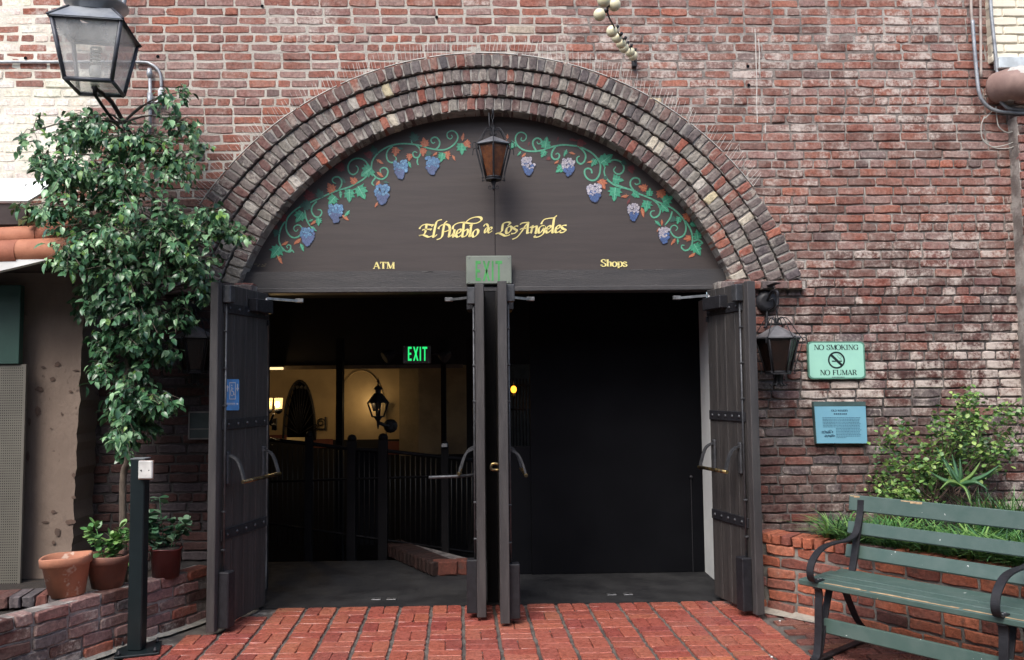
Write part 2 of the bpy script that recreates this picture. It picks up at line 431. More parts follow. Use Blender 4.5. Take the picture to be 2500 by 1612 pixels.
# dark holes of lost anchors in the brick face
hole = MB()
for px, py in ((1066, 42), (1826, 162), (1828, 208), (385, 138), (62, 142), (640, 15), (708, 142)):
    hole.lathe(P(px, py, -.006), [(.013, 0), (.009, .004)], 8, axis=(0, 1, 0))
hole.build('anchor_hole', BLACKP, wall)

# ------------------------------------------------------------------ the arch: four stepped rings of headers
arch = thing('brick_arch', 'stepped arch of four rings of dirty grey and red header bricks over the doorway', 'brick arch', (ACX, 0, Z_SPR))
RW = .103
FRONT = [-.05, -.03, -.01, .01]
rnga = random.Random(3)
AR_G = [brick_geo(.058, .3, RW - .006, rnga, bev=.006, jit=.0034) for _ in range(14)]
BRK_AR = brick_mat('arch_brick', 'obj', effcol=(.40, .36, .31), es=9, dirt=(.075, .066, .062))
AR_M = [brick_mesh('header', g, BRK_AR) for g in AR_G]
ACOL = [(4.5, [(.118, .09, .086), (.095, .075, .074), (.14, .11, .102)]), (3, [(.13, .062, .056), (.11, .056, .052), (.15, .07, .06)]), (1.2, RED), (.8, BLUEG), (.55, CREAM), (1.2, [(.2, .18, .155)])]
for k in range(4):
    q_ = (k + .5) / 4; rm = R_OUT + (R_IN - R_OUT) * q_; kx = ACX + (ICX - ACX) * q_; kz = ACZ + (ICZ - ACZ) * q_
    hh = lambda a: .0515 + .0125 * math.cos(a) ** 2          # half height of the ring, larger towards the springing
    a0 = math.asin((Z_SPR - kz) / rm) + .004; a1 = math.pi - a0
    n = int((a1 - a0) * rm / .0675); mb = MB(); seg = 90; vs = []
    back = .32
    for i in range(seg + 1):
        a = a0 + (a1 - a0) * i / seg; ca, sa = math.cos(a), math.sin(a); y = FRONT[k] + .009
        for rr, yy in ((rm - hh(a) + .006, y), (rm + hh(a) - .008, y), (rm + hh(a) - .008, back), (rm - hh(a) + .006, back)):
            vs.append((kx + rr * ca, yy, kz + rr * sa))
    fs = [(i * 4 + q, i * 4 + (q + 1) % 4, i * 4 + 4 + (q + 1) % 4, i * 4 + 4 + q) for i in range(seg) for q in range(4)]
    mb.add(vs, fs); ring = mb.build('arch_ring', MORTAR_A, arch)
    for i in range(n):
        a = a0 + (a1 - a0) * (i + .5) / n + rnga.gauss(0, .0006)
        col = pick(rnga, ACOL if k else [(4, ACOL[0][1]), (4, ACOL[1][1]), (1.2, BLUEG), (.8, RED)])
        c = Vector((kx + (rm + rnga.gauss(0, .002)) * math.cos(a), FRONT[k] + .15 + rnga.gauss(0, .0025), kz + rm * math.sin(a)))
        rt = Matrix.Rotation(math.pi / 2 - a + rnga.gauss(0, .02), 3, 'Y')
        w = (a1 - a0) * rm / n / .0675
        inst('brick', AR_M[rnga.randrange(14)], ring, c, rt, (w * rnga.uniform(.92, 1.05), 1, hh(a) / .0515 * rnga.uniform(.95, 1.01)), (*col, rnga.uniform(.05, .7)))
# impost course the rings stand on
imp = MB(); imp.bx((1.70, -.045, Z_SPR - .066), (2.36, .1, Z_SPR - .004)); imp.bx((-2.42, -.045, Z_SPR - .066), (-1.76, .1, Z_SPR - .004))
impost = imp.build('impost_course', MORTAR_D, arch)
for x0 in (1.72, -2.37):
    for i in range(6):
        inst('brick', HDR_M[i % 9], impost, (x0 + i * .102 + .05, -.013, Z_SPR - .035), None, (1, 1, 1), (*pick(rnga, ACOL), rnga.uniform(.1, .6)))

# anti-bird wires standing on the outer ring
spk = thing('bird_spikes', 'row of thin pale anti-bird wires standing along the top of the arch', 'bird spikes', (ACX, -.04, ACZ + R_OUT))
sp = MB(); st = MB()
CLEAR = M('pale_wire', (.62, .60, .55), rough=.35, metal=.3)
a = rad(36)
while a < rad(147):
    if not (rad(48) < a < rad(49.5)):
        c = Vector((ACX + R_OUT * math.cos(a), -.04 + rnga.uniform(-.02, .02), ACZ + R_OUT * math.sin(a)))
        lean = a + rnga.gauss(0, .05) + (.25 if a < rad(80) else -.12)
        tip = c + Vector((math.cos(lean) * .125, rnga.uniform(-.035, .03), math.sin(lean) * .125)) * rnga.uniform(.85, 1.05)
        sp.tube([c, tip], .0014, 4, cap=False)
    a += rad(rnga.uniform(.5, .95))
sp.build('spike_wires', CLEAR, spk, 'stuff')
for k in range(14):
    a0 = rad(36 + k * 8); pts = [Vector((ACX + (R_OUT + .004) * math.cos(a0 + rad(q)), -.04, ACZ + (R_OUT + .004) * math.sin(a0 + rad(q)))) for q in (0, 2.5, 5, 7.3)]
    MB().strap(pts, .02, .004, (0, 1, 0)).build('base_strip', CLEAR, spk)

# ------------------------------------------------------------------ tympanum panel, lintel, doorway lining
PY = .17                                        # plane of the painted panel
zl = P(1189, 662, PY).z
tym = thing('tympanum_panel', 'dark brown painted board filling the arch, with gold lettering and painted grapevines', 'painted panel', (ACX, PY, Z_SPR))
xs = P(1208, 500, PY).x
def half(sign):
    pts = []; Rr = R_IN + .02
    a_s = math.asin((zl - ICZ) / Rr)
    e = xs - ICX; 
    aa = [a_s + (math.acos(e / Rr) - a_s) * i / 30 for i in range(31)] if sign > 0 else [math.acos(e / Rr) + (math.pi - a_s - math.acos(e / Rr)) * i / 30 for i in range(31)]
    pts = [(ICX + Rr * math.cos(t), PY, ICZ + Rr * math.sin(t)) for t in aa]
    xe = xs + sign * .0022
    pts = [(p[0] if i not in (0, 30) or abs(p[0] - xs) > .01 else xe, p[1], p[2]) for i, p in enumerate(pts)]
    pts.append((xe, PY, zl)); 
    return MB().slab(pts, (0, .05, 0))
half(1).build('panel_board', PANEL, tym); half(-1).build('panel_board', PANEL, tym)
MB().bx((xs - .05, PY + .02, zl), (xs + .05, PY + .06, ICZ + R_IN)).build('seam_backing', BLACKP, tym)
zt, zb = P(1189, 661, .13).z, P(1189, 700, .13).z
beam = MB(); beam.bx((-1.95, .115, zb - .004), (1.88, .22, zt)); beam.build('lintel_board', LINTEL, tym)
zd = P(1189, 713, .1).z
MB().bx((-1.80, .075, zd), (1.79, .24, zb - .006), .006).build('lintel_lip', LINTEL, tym)
scr = MB()
for px, py, w, h in ((1030, 663.4, 26, .5), (1046, 663.3, 14, .6), (1540, 659.2, 30, .5), (1600, 658.8, 18, .6), (1345, 659.6, 22, .4), (930, 700.0, 12, .6), (1120, 698, 5, .8)):
    a = P(px, py, .1135); b = P(px + w, py + h, .1135); scr.bx((a.x, .1125, b.z), (b.x, .1145, a.z))
scr.build('paint_chip', M('chip', (.16, .155, .15)), tym)

door_fr = thing('door_frame', 'dark painted frame with slim centre post dividing the double doorways', 'door frame', (0, .1, 0))
MB().bx((-.045, .06, 0), (.05, .2, zd - .002)).build('centre_post', DARKW, door_fr)
MB().bx((-1.80, .075, 0), (-1.72, .24, zd - .002)).build('side_post', DARKW, door_fr)
jb = thing('white_jamb', 'white painted side wall of the passage just behind the right hand door', 'wall', (1.8, .5, 0))
MB().bx((1.795, .10, .002), (1.87, .93, zd - .003)).build('jamb_face', WJAMB, jb)
swp = MB(); c = P(1724, 940, .55); swp.bx((1.787, .50, c.z - .085), (1.796, .60, c.z + .085)); s_ = swp.build('wall_plate', M('tan_plate', (.5, .42, .24), rough=.4, metal=.4), jb)

# ------------------------------------------------------------------ ground and paving
grd = MB(); grd.bx((-40, -40, -.30), (40, .015, -.014)); o = grd.build('ground', PJOINT); o['kind'] = 'structure'
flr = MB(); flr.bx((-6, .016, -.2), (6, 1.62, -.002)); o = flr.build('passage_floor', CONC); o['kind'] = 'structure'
pave = thing('brick_pavement', 'x', 'x', (0, -.7, 0))
for k in ('label', 'category'): del pave[k]
pave['kind'] = 'structure'
rp = random.Random(8)
PV_G = [brick_geo(.199, .06, .0985, rp, bev=.003, jit=.0012) for _ in range(8)]
PV_M = [brick_mesh('paver', [[(v[0], v[2], -v[1]) for v in g[0]], g[1]], PAV_O) for g in PV_G]
SX, SY = .226, .206
ang = math.atan(-82 / F)                         # the paving runs slightly askew to the wall
ux = Vector((math.cos(ang), math.sin(ang) * 0, 0)); vy = Vector((math.sin(ang), math.cos(ang), 0))
o0 = G(1133, 1611); o0 = o0 - vy * (o0.y / vy.y); o0.z = 0
def planter_front_left(y): return -1.93 + (y + .66) * .62   # foot of the left planter at depth y
PAVC = [(.315, .088, .062), (.335, .10, .068), (.285, .076, .056), (.35, .112, .074), (.26, .07, .054)]
for i in range(-10, 10):
    for j in range(-8, 12):
        c = o0 + ux * (SX * (i + .5)) + vy * (SY * (j + .5))
        if c.y > 0 or c.y < -3.2: continue
        if c.x > 1.85 or c.x < planter_front_left(c.y) - .05: continue
        pxp, pyp, _ = proj(c)
        if pyp > 1700: continue
        for q in (-1, 1):
            v = (i + j) % 2 == 0
            col = rp.choice(PAVC)
            if c.y < -1.15 and rp.random() < .4: col = (.46, .15, .075)
            col = tuple(t * rp.uniform(.95, 1.05) for t in col)
            p = c + (ux * (q * .0525) if v else vy * (q * .0515))
            rt = Matrix.Rotation(-ang * (1 if v else 0) + (math.pi / 2 if v else 0) + rp.gauss(0, .006), 3, 'Z')
            rt = Matrix.Rotation(rp.gauss(0, .004), 3, 'X') @ rt
            inst('paver', PV_M[rp.randrange(8)], pave, (p.x, p.y, -.030 + rp.gauss(0, .0012)), rt, (1.01, 1.03, 1), (*col, max(0, min(.5, rp.uniform(.0, .25) + .3 * noise.noise(Vector((c.x * 1.5, c.y * 1.5, 3)))))))
edge_x = lambda y: 1.86
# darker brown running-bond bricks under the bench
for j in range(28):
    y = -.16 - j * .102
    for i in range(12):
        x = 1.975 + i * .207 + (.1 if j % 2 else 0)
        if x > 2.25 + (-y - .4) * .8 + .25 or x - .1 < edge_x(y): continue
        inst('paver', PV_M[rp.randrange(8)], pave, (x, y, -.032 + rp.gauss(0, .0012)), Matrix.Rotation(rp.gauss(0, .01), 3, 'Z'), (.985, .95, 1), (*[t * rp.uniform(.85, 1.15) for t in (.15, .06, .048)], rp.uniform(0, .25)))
# ------------------------------------------------------------------ lettering and flat paint
def nib(mb, pts, w, ang, mapf, tmin=.22, k=6, sm=True):
    """broad-nib stroke through 2-D points (y down); mapf turns them into points of the surface"""
    p = smooth_path([Vector((a, b, 0)) for a, b in pts], k) if sm else [Vector((a, b, 0)) for a, b in pts]
    nv = Vector((math.cos(ang), -math.sin(ang), 0)) * (w / 2); vs = []
    for i, q in enumerate(p):
        t = (p[min(i + 1, len(p) - 1)] - p[max(i - 1, 0)]).normalized()
        nrm = Vector((-t.y, t.x, 0)); d = nv.copy()
        if abs(d.dot(nrm)) < w / 2 * tmin: d = nrm * (w / 2 * tmin) * (1 if d.dot(nrm) >= 0 else -1)
        else:
            if d.dot(nrm) < 0: nrm = -nrm
            d = nrm * d.dot(nrm)
        if d.dot(Vector((0.3, -1, 0))) < 0 and False: d = -d
        vs.append((q - d, q + d))
    # keep the two edges on steady sides
    out = []; last = None
    for a, b in vs:
        if last is not None and (a - last[0]).length + (b - last[1]).length > (a - last[1]).length + (b - last[0]).length: a, b = b, a
        out += [a, b]; last = (a, b)
    mb.add([mapf(v.x, v.y) for v in out], [(2 * i, 2 * i + 1, 2 * i + 3, 2 * i + 2) for i in range(len(p) - 1)])
SCRIPT1 = [  # read off the photograph: El Pueblo de
 [(165,590),(200,530),(260,480),(340,455),(420,460),(500,470),(565,475),(515,525)], [(375,470),(360,560),(345,660),(310,730),(250,765),(150,790)],
 [(150,785),(260,765),(350,790),(430,820),(500,805),(545,785)], [(245,630),(310,600),(400,600),(530,592),(470,630)],
 [(825,315),(740,335),(680,370),(645,450),(610,600),(585,740),(575,820),(625,800),(680,750)],
 [(975,360),(905,420),(880,520),(855,640),(840,760),(800,840),(740,880),(670,900)], [(720,590),(740,540),(800,485),(880,455),(960,455),(1030,490),(1050,560),(1020,620),(950,655),(890,670)],
 [(1005,650),(1055,610),(1045,700),(1030,800),(1050,812),(1110,770),(1160,700)], [(1195,600),(1175,700),(1155,800),(1170,815),(1210,785)],
 [(1260,730),(1340,690),(1385,630),(1355,600),(1300,615),(1255,690),(1240,780),(1280,820),(1340,800),(1400,750)],
 [(1470,400),(1455,500),(1440,650),(1420,790),(1455,815),(1530,780),(1575,700),(1580,630),(1540,605),(1470,660)],
 [(1135,600),(1145,540),(1180,480),(1260,430),(1350,405),(1450,400),(1560,415),(1680,430),(1800,425),(1900,390),(1970,330),(1965,270),(1900,240),(1790,245),(1680,275),(1600,320),(1520,395)],
 [(1625,500),(1690,450),(1670,550),(1650,700),(1628,805),(1685,785)], [(1790,620),(1740,680),(1715,760),(1745,815),(1805,795),(1865,720),(1880,640),(1840,605),(1785,620)],
 [(2040,515),(2080,455),(2130,450),(2165,500),(2165,570),(2140,640),(2095,695),(2072,690),(2080,620),(2120,560),(2170,540)],
 [(2185,635),(2265,590),(2270,545),(2225,545),(2185,620),(2177,680),(2205,700),(2290,640)]]
SCRIPT2 = [  # Los Angeles
 [(560,470),(630,410),(590,375),(510,380),(440,420),(415,520),(400,610),(340,660),(230,700)], [(225,700),(300,672),(400,710),(490,750),(560,745),(630,715)],
 [(600,495),(550,530),(520,610),(535,680),(585,670),(650,600),(672,525),(640,490),(595,495)], [(855,480),(790,480),(730,520),(760,565),(815,600),(780,665),(710,690),(660,690)],
 [(1130,380),(1050,480),(980,590),(900,700),(820,790),(740,830),(690,845)], [(905,440),(960,400),(1050,385),(1155,375)], [(1135,370),(1120,480),(1110,600),(1112,680),(1165,655)], [(900,580),(980,542),(1100,545)],
 [(1170,530),(1220,500),(1252,482),(1230,600),(1205,680)], [(1215,600),(1290,510),(1360,490),(1365,560),(1342,650),(1355,680),(1400,645)],
 [(1590,470),(1500,480),(1440,540),(1418,630),(1445,670),(1505,630),(1570,530),(1592,480),(1580,600),(1550,690),(1480,750),(1390,785),(1312,780),(1335,738)],
 [(1495,430),(1520,370),(1580,300),(1680,270),(1800,255),(1870,235),(1930,185)], [(1640,580),(1730,540),(1760,490),(1718,475),(1660,520),(1632,610),(1662,665),(1730,630),(1790,570)],
 [(1862,240),(1838,350),(1822,480),(1808,600),(1815,665),(1870,635)], [(1900,580),(1990,530),(2020,482),(1978,462),(1920,510),(1892,600),(1915,655),(1980,640),(2050,590)],
 [(2200,460),(2120,460),(2060,500),(2095,550),(2165,590),(2145,630),(2080,660),(2005,655)]]
def on_panel(x0, y0, s, eps=.0035):
    return lambda x, y: P(x0 + x * s, y0 + y * s, PY - eps)
pm1 = on_panel(1010, 510, 200 / 2389); pm2 = on_panel(1190, 510, 210 / 2389)
mb = MB()
for s in SCRIPT1: nib(mb, s, 82 if s[0][0] < 2000 else 62, rad(28), pm1, .34)
for s in SCRIPT2: nib(mb, s, 78, rad(28), pm2, .34)
mb.build('script_lettering', GOLD, tym)

# serif capitals: ('n' thick-thin strokes, 't' hairlines, 's' serifs); unit box, y up
def O_(w=.8, x=0.0): return [(x + w / 2 + w / 2 * math.sin(t), .5 + .5 * math.cos(t)) for t in [i * math.pi / 10 for i in range(21)]]
GL = {
 'A': (.86, [('n', [(.40, 1), (.76, 0)]), ('t', [(.40, 1), (.09, 0)]), ('t', [(.2, .33), (.62, .33)]), ('s', .09, 0, .13), ('s', .76, 0, .16)]),
 'T': (.8, [('n', [(.4, 1), (.4, 0)]), ('t', [(.04, .97), (.76, .97)]), ('t', [(.05, 1), (.05, .74)]), ('t', [(.75, 1), (.75, .74)]), ('s', .4, 0, .17)]),
 'M': (1.05, [('t', [(.14, 0), (.16, 1)]), ('n', [(.16, 1), (.52, .05)]), ('t', [(.52, .05), (.86, 1)]), ('n', [(.88, 1), (.88, 0)]), ('s', .14, 0, .13), ('s', .88, 0, .16), ('s', .12, 1, .1), ('s', .93, 1, .1)]),
 'N': (.92, [('t', [(.14, 0), (.14, 1)]), ('n', [(.17, 1), (.76, 0)]), ('t', [(.78, 0), (.78, 1)]), ('s', .14, 0, .13), ('s', .78, 1, .13), ('s', .1, 1, .1)]),
 'O': (.88, [('n', O_())]),
 'S': (.66, [('n', [(.54, .72), (.53, .9), (.32, .985), (.12, .88), (.1, .7), (.24, .57), (.42, .46), (.56, .3), (.52, .1), (.3, .015), (.1, .1), (.07, .3)]), ('t', [(.55, .98), (.55, .7)]), ('t', [(.065, .02), (.065, .31)])]),
 'K': (.88, [('n', [(.16, 1), (.16, 0)]), ('t', [(.18, .38), (.7, 1)]), ('n', [(.36, .6), (.74, 0)]), ('s', .16, 0, .15), ('s', .16, 1, .15), ('s', .72, 1, .13), ('s', .76, 0, .14)]),
 'I': (.42, [('n', [(.2, 1), (.2, 0)]), ('s', .2, 0, .16), ('s', .2, 1, .16)]),
 'G': (.9, [('n', [(.74, .72), (.66, .92), (.44, .985), (.16, .82), (.07, .5), (.16, .18), (.44, .015), (.66, .06), (.76, .16)]), ('n', [(.74, .42), (.74, .06)]), ('t', [(.75, .98), (.75, .68)]), ('s', .74, .43, .15)]),
 'F': (.74, [('n', [(.16, 1), (.16, 0)]), ('t', [(.04, .97), (.66, .97)]), ('t', [(.16, .52), (.48, .52)]), ('t', [(.65, 1), (.65, .74)]), ('t', [(.48, .62), (.48, .42)]), ('s', .16, 0, .16)]),
 'U': (.92, [('n', [(.16, 1), (.16, .3), (.24, .06), (.46, .015), (.68, .08), (.76, .3)]), ('t', [(.77, .3), (.77, 1)]), ('s', .16, 1, .15), ('s', .77, 1, .13)]),
 'R': (.84, [('n', [(.16, 1), (.16, 0)]), ('n', [(.16, .97), (.48, .97), (.62, .84), (.62, .66), (.48, .52), (.16, .51)]), ('n', [(.42, .5), (.72, 0)]), ('s', .16, 0, .15), ('s', .72, 0, .12), ('s', .1, 1, .1)]),
 'L': (.7, [('n', [(.16, 1), (.16, 0)]), ('t', [(.04, .03), (.62, .03)]), ('t', [(.62, 0), (.62, .28)]), ('s', .16, 1, .15)]),
 'D': (.86, [('n', [(.16, 1), (.16, 0)]), ('n', [(.16, .97), (.5, .95), (.74, .75), (.78, .5), (.74, .25), (.5, .05), (.16, .03)])]),
 'W': (1.15, [('n', [(.1, 1), (.36, 0)]), ('t', [(.36, 0), (.56, 1)]), ('n', [(.56, 1), (.8, 0)]), ('t', [(.8, 0), (1.02, 1)]), ('s', .1, 1, .12), ('s', 1.02, 1, .1)]),
 'E': (.76, [('n', [(.16, 1), (.16, 0)]), ('t', [(.04, .97), (.64, .97)]), ('t', [(.16, .52), (.48, .52)]), ('t', [(.04, .03), (.68, .03)]), ('t', [(.64, 1), (.64, .76)]), ('t', [(.68, 0), (.68, .26)])]),
 'Y': (.8, [('n', [(.1, 1), (.4, .45)]), ('t', [(.7, 1), (.4, .45)]), ('n', [(.4, .46), (.4, 0)]), ('s', .1, 1, .13), ('s', .7, 1, .11), ('s', .4, 0, .15)]),
 'h': (.68, [('n', [(.15, 1), (.15, 0)]), ('n', [(.15, .45), (.28, .62), (.44, .63), (.52, .5), (.52, 0)]), ('s', .15, 0, .15), ('s', .52, 0, .14), ('s', .1, 1, .09)]),
 'o': (.6, [('n', [(.28 + .25 * math.sin(t), .325 + .325 * math.cos(t)) for t in [i * math.pi / 10 for i in range(21)]])]),
 'p': (.66, [('n', [(.15, .65), (.15, -.3)]), ('n', [(.15, .5), (.3, .64), (.46, .62), (.57, .45), (.56, .2), (.45, .03), (.3, .0), (.15, .12)]), ('s', .15, -.3, .14), ('s', .1, .64, .08)]),
 's': (.5, [('n', [(.4, .48), (.36, .6), (.22, .65), (.08, .56), (.1, .44), (.24, .36), (.4, .26), (.42, .12), (.3, .01), (.14, .03), (.06, .17)])]),
}
def serif_text(mb, txt, mapf, x0, yb, h, width=None, bold=.2, thin=.07):
    adv = sum(GL[c][0] if c != ' ' else .45 for c in txt); kx = 1.0 if not width else width / (adv * h)
    x = x0
    for c in txt:
        if c == ' ': x += .45 * h * kx; continue
        a, parts = GL[c]; X = lambda u: x + u * h * kx; Y = lambda v: yb - v * h
        for q in parts:
            if q[0] == 'n': nib(mb, [(X(u), Y(v)) for u, v in q[1]], bold * h, 0.0, mapf, thin / bold * 1.1, 4, len(q[1]) > 2)
            elif q[0] == 't':
                (u0, v0), (u1, v1) = q[1]; p0 = Vector((X(u0), Y(v0), 0)); p1 = Vector((X(u1), Y(v1), 0)); d = (p1 - p0).normalized(); nn = Vector((-d.y, d.x, 0)) * thin * h / 2
                mb.add([mapf(*(p0 + nn).xy), mapf(*(p0 - nn).xy), mapf(*(p1 - nn).xy), mapf(*(p1 + nn).xy)], [(0, 1, 2, 3)])
            else:
                _, u, v, hw = q; t = thin * h / 2; yy = Y(v) + (t if v >= .9 else -t if v <= .1 else 0)
                mb.add([mapf(X(u) - hw * h, yy - t), mapf(X(u) + hw * h, yy - t), mapf(X(u) + hw * h, yy + t), mapf(X(u) - hw * h, yy + t)], [(0, 1, 2, 3)])
        x += a * h * kx
pp = lambda x, y: P(x, y, PY - .0035)
mb = MB(); serif_text(mb, 'ATM', pp, 911, 656.5, 16.5, 53, .27, .1); mb.build('atm_lettering', GOLD, tym)
mb = MB(); serif_text(mb, 'Shops', pp, 1467, 651, 17.5, 64, .25, .1); mb.build('shops_lettering', GOLD, tym)
# worn remains of a painted word at the far left of the board
mb = MB(); rg = random.Random(4)
for k in range(9):
    x = 621 + k * 3 + rg.uniform(-1, 1); y = 645 + rg.uniform(-1, 6); l = rg.uniform(2, 6)
    mb.add([pp(x, y), pp(x + l, y - .4), pp(x + l, y + .8), pp(x, y + 1)], [(0, 1, 2, 3)])
mb.build('worn_lettering', M('faded_gold', (.25, .2, .1)), tym)

# painted grapevines
VG1 = M('vine_green', (.10, .36, .23), (.06, .25, .16), 60, rough=.55); VG2 = M('leaf_green', (.045, .30, .17), (.03, .2, .12), 50, rough=.55); VGL = M('leaf_vein', (.16, .5, .33), rough=.55)
VGD = M('leaf_dull', (.03, .10, .075), rough=.55); VO = M('leaf_orange', (.42, .13, .06), (.3, .075, .04), 60, rough=.55); VOL = M('leaf_orange_vein', (.55, .26, .12), rough=.55); VR = M('leaf_red', (.15, .03, .03), (.1, .022, .025), 60, rough=.55)
GB = [M('grape_blue', (.09, .21, .37), rough=.5), M('grape_pale_blue', (.15, .31, .47), rough=.5), M('grape_violet', (.10, .13, .26), rough=.5), M('grape_dark', (.04, .075, .16), rough=.5)]
GW = [M('grape_pale', (.5, .46, .48), rough=.5), M('grape_mauve', (.38, .36, .42), rough=.5), M('grape_deep_blue', (.06, .12, .29), rough=.5), M('grape_outline', (.03, .04, .1), rough=.5)]
ZA = (640, 400, 320 / 1895); ZB = (840, 290, 320 / 2347); ZC = (1220, 290, 320 / 2347); ZD = (1440, 400, 300 / 1777)
def vine(zone, paths, w):
    f = on_panel(*zone, eps=.003 + R.uniform(0, .0003)); mb = MB()
    for p in paths:
        pts = smooth_path([Vector((a, b, 0)) for a, b in p], 5); n = len(pts); vs = []
        for i, q in enumerate(pts):
            t = (pts[min(i + 1, n - 1)] - pts[max(i - 1, 0)]).normalized(); ww = w * (.55 + .45 * min(1, 3 * (n - 1 - i) / n)) / 2
            vs += [f(q.x - t.y * ww, q.y + t.x * ww), f(q.x + t.y * ww, q.y - t.x * ww)]
        mb.add(vs, [(2 * i, 2 * i + 1, 2 * i + 3, 2 * i + 2) for i in range(n - 1)])
    mb.build('painted_vine', VG1, tym)
vine(ZA, [[(340,830),(300,880),(260,970),(245,1060),(250,1140),(290,1215),(355,1270),(405,1240),(412,1190),(382,1172),(355,1195),(372,1222)],
 [(1560,130),(1500,190),(1440,240),(1350,290),(1250,340),(1100,385),(980,430),(850,490),(720,550),(600,600),(520,640),(430,710),(365,790),(345,880),(355,970),(400,1040),(460,1070),(520,1055),(560,1010),(575,940),(550,895),(510,885),(465,910),(460,950),(490,978),(520,950)],
 [(790,545),(730,610),(715,690),(760,760),(820,770),(860,720),(850,672),(800,665)], [(1100,385),(1140,320),(1150,250),(1110,195),(1050,195),(1015,230),(1030,270),(1070,285)], [(355,1270),(400,1275),(430,1250),(460,1285)], [(610,650),(640,800),(690,900)]], 22)
vine(ZB, [[(490,900),(500,780),(560,670),(640,590),(750,520),(870,475),(1000,450),(1150,450),(1280,465),(1400,490),(1500,525),(1620,550),(1740,560),(1850,540),(1960,470),(2030,370),(2030,290),(1980,230),(1910,220),(1850,260),(1850,330),(1900,365),(1940,330),(1920,290)],
 [(490,880),(520,990),(590,1060),(680,1085),(760,1030),(785,940),(750,885),(690,880),(645,920),(660,970)], [(870,490),(790,560),(760,650),(780,740),(840,785),(910,770),(935,710),(880,650)],
 [(1290,470),(1350,530),(1370,610),(1330,690),(1260,690),(1230,630),(1260,590),(1310,610)], [(1640,550),(1700,490),(1710,410),(1660,340),(1590,340),(1555,390),(1590,440),(1630,420)],
 [(430,850),(390,770),(310,720),(200,715),(110,770),(70,870),(100,970),(170,1000),(240,950),(250,880),(210,840)], [(560,1060),(500,1150),(540,1200)], [(1320,710),(1310,780),(1330,830)], [(1220,440),(1210,400),(1240,340)]], 27)
vine(ZC, [[(1650,980),(1640,920),(1590,890),(1530,910),(1520,980),(1560,1060),(1640,1105),(1720,1090),(1780,1010),(1800,910),(1800,810),(1750,720),(1670,630),(1560,560),(1420,500),(1280,480),(1130,470),(1000,490),(870,525),(740,570),(600,585),(460,570),(350,510),(290,420),(285,330),(330,260),(400,245),(470,290),(470,360),(420,400),(380,380),(395,335)],
 [(1800,800),(1900,790),(1990,750),(2070,740),(2160,770),(2220,850),(2210,940),(2150,990),(2080,980),(2040,920),(2080,860)], [(2340,1270),(2180,1230),(2060,1190),(1960,1120),(1900,1050),(1870,950),(1890,860)],
 [(650,570),(600,480),(600,400),(660,350),(730,370),(745,430),(690,450),(665,410)], [(1000,500),(940,590),(930,670),(970,725),(1040,720),(1070,660),(1040,620),(1000,640)], [(1420,505),(1500,580),(1540,670),(1510,770),(1450,810),(1390,770),(1385,700),(1430,670)]], 30)
vine(ZD, [[(350,290),(480,340),(600,380),(700,430),(850,490),(980,550),(1100,600),(1200,650),(1300,740),(1370,830),(1390,940),(1360,1030),(1280,1070),(1210,1040),(1165,970),(1180,910),(1230,890),(1270,930),(1240,970)],
 [(1380,830),(1440,920),(1480,1030),(1480,1150),(1440,1230),(1380,1255),(1330,1220),(1330,1180),(1370,1180)], [(640,390),(590,320),(590,250),(640,205),(710,220),(720,280),(670,300),(650,280)], [(900,510),(980,580),(1020,660),(1000,740),(930,780),(880,740),(890,690),(940,680)], [(1500,1120),(1570,1100),(1630,1150),(1580,1150)], [(1190,690),(1160,790),(1085,890)]], 23)
LEAF2D = [(0, -.05), (.16, .0), (.42, -.02), (.3, .14), (.5, .3), (.33, .36), (.42, .6), (.2, .58), (.16, .78), (0, 1.0), (-.16, .78), (-.2, .58), (-.42, .6), (-.33, .36), (-.5, .3), (-.3, .14), (-.42, -.02), (-.16, .0)]
SLIM2D = [(0, 0), (.16, .2), (.22, .45), (.12, .7), (.05, 1), (-.1, .75), (-.14, .45), (-.1, .2)]
def leaf(zone, x, y, size, ang, mats, slim=False):
    f = on_panel(*zone, eps=.0042 + R.uniform(0, .0006)); g = on_panel(*zone, eps=.0052); ca, sa = math.cos(ang), math.sin(ang); mb = MB()
    L = SLIM2D if slim else LEAF2D
    tr = lambda u, v: (x + (u * ca - (v - .45) * sa) * size, y + (u * sa + (v - .45) * ca) * size)
    pts = [f(*tr(u * R.uniform(.85, 1.15), v)) for u, v in L]; c = f(*tr(0, .4))
    mb.add([c] + pts, [(0, i + 1, (i + 1) % len(pts) + 1) for i in range(len(pts))])
    if len(mats) > 1:
        mb.cur = 1
        for a, b in (((0, .0), (0, .85)), ((0, .2), (.3, .3)), ((0, .2), (-.3, .32)), ((0, .45), (.2, .56))):
            w = .028; mb.add([g(*tr(a[0] - w, a[1])), g(*tr(a[0] + w, a[1])), g(*tr(b[0] + w * .5, b[1])), g(*tr(b[0] - w * .5, b[1]))], [(0, 1, 2, 3)])
    mb.build('painted_leaf', list(mats), tym)
GRN = (VG2, VGL); ORG = (VO, VOL); DUL = (VGD,); DRD = (VR,)
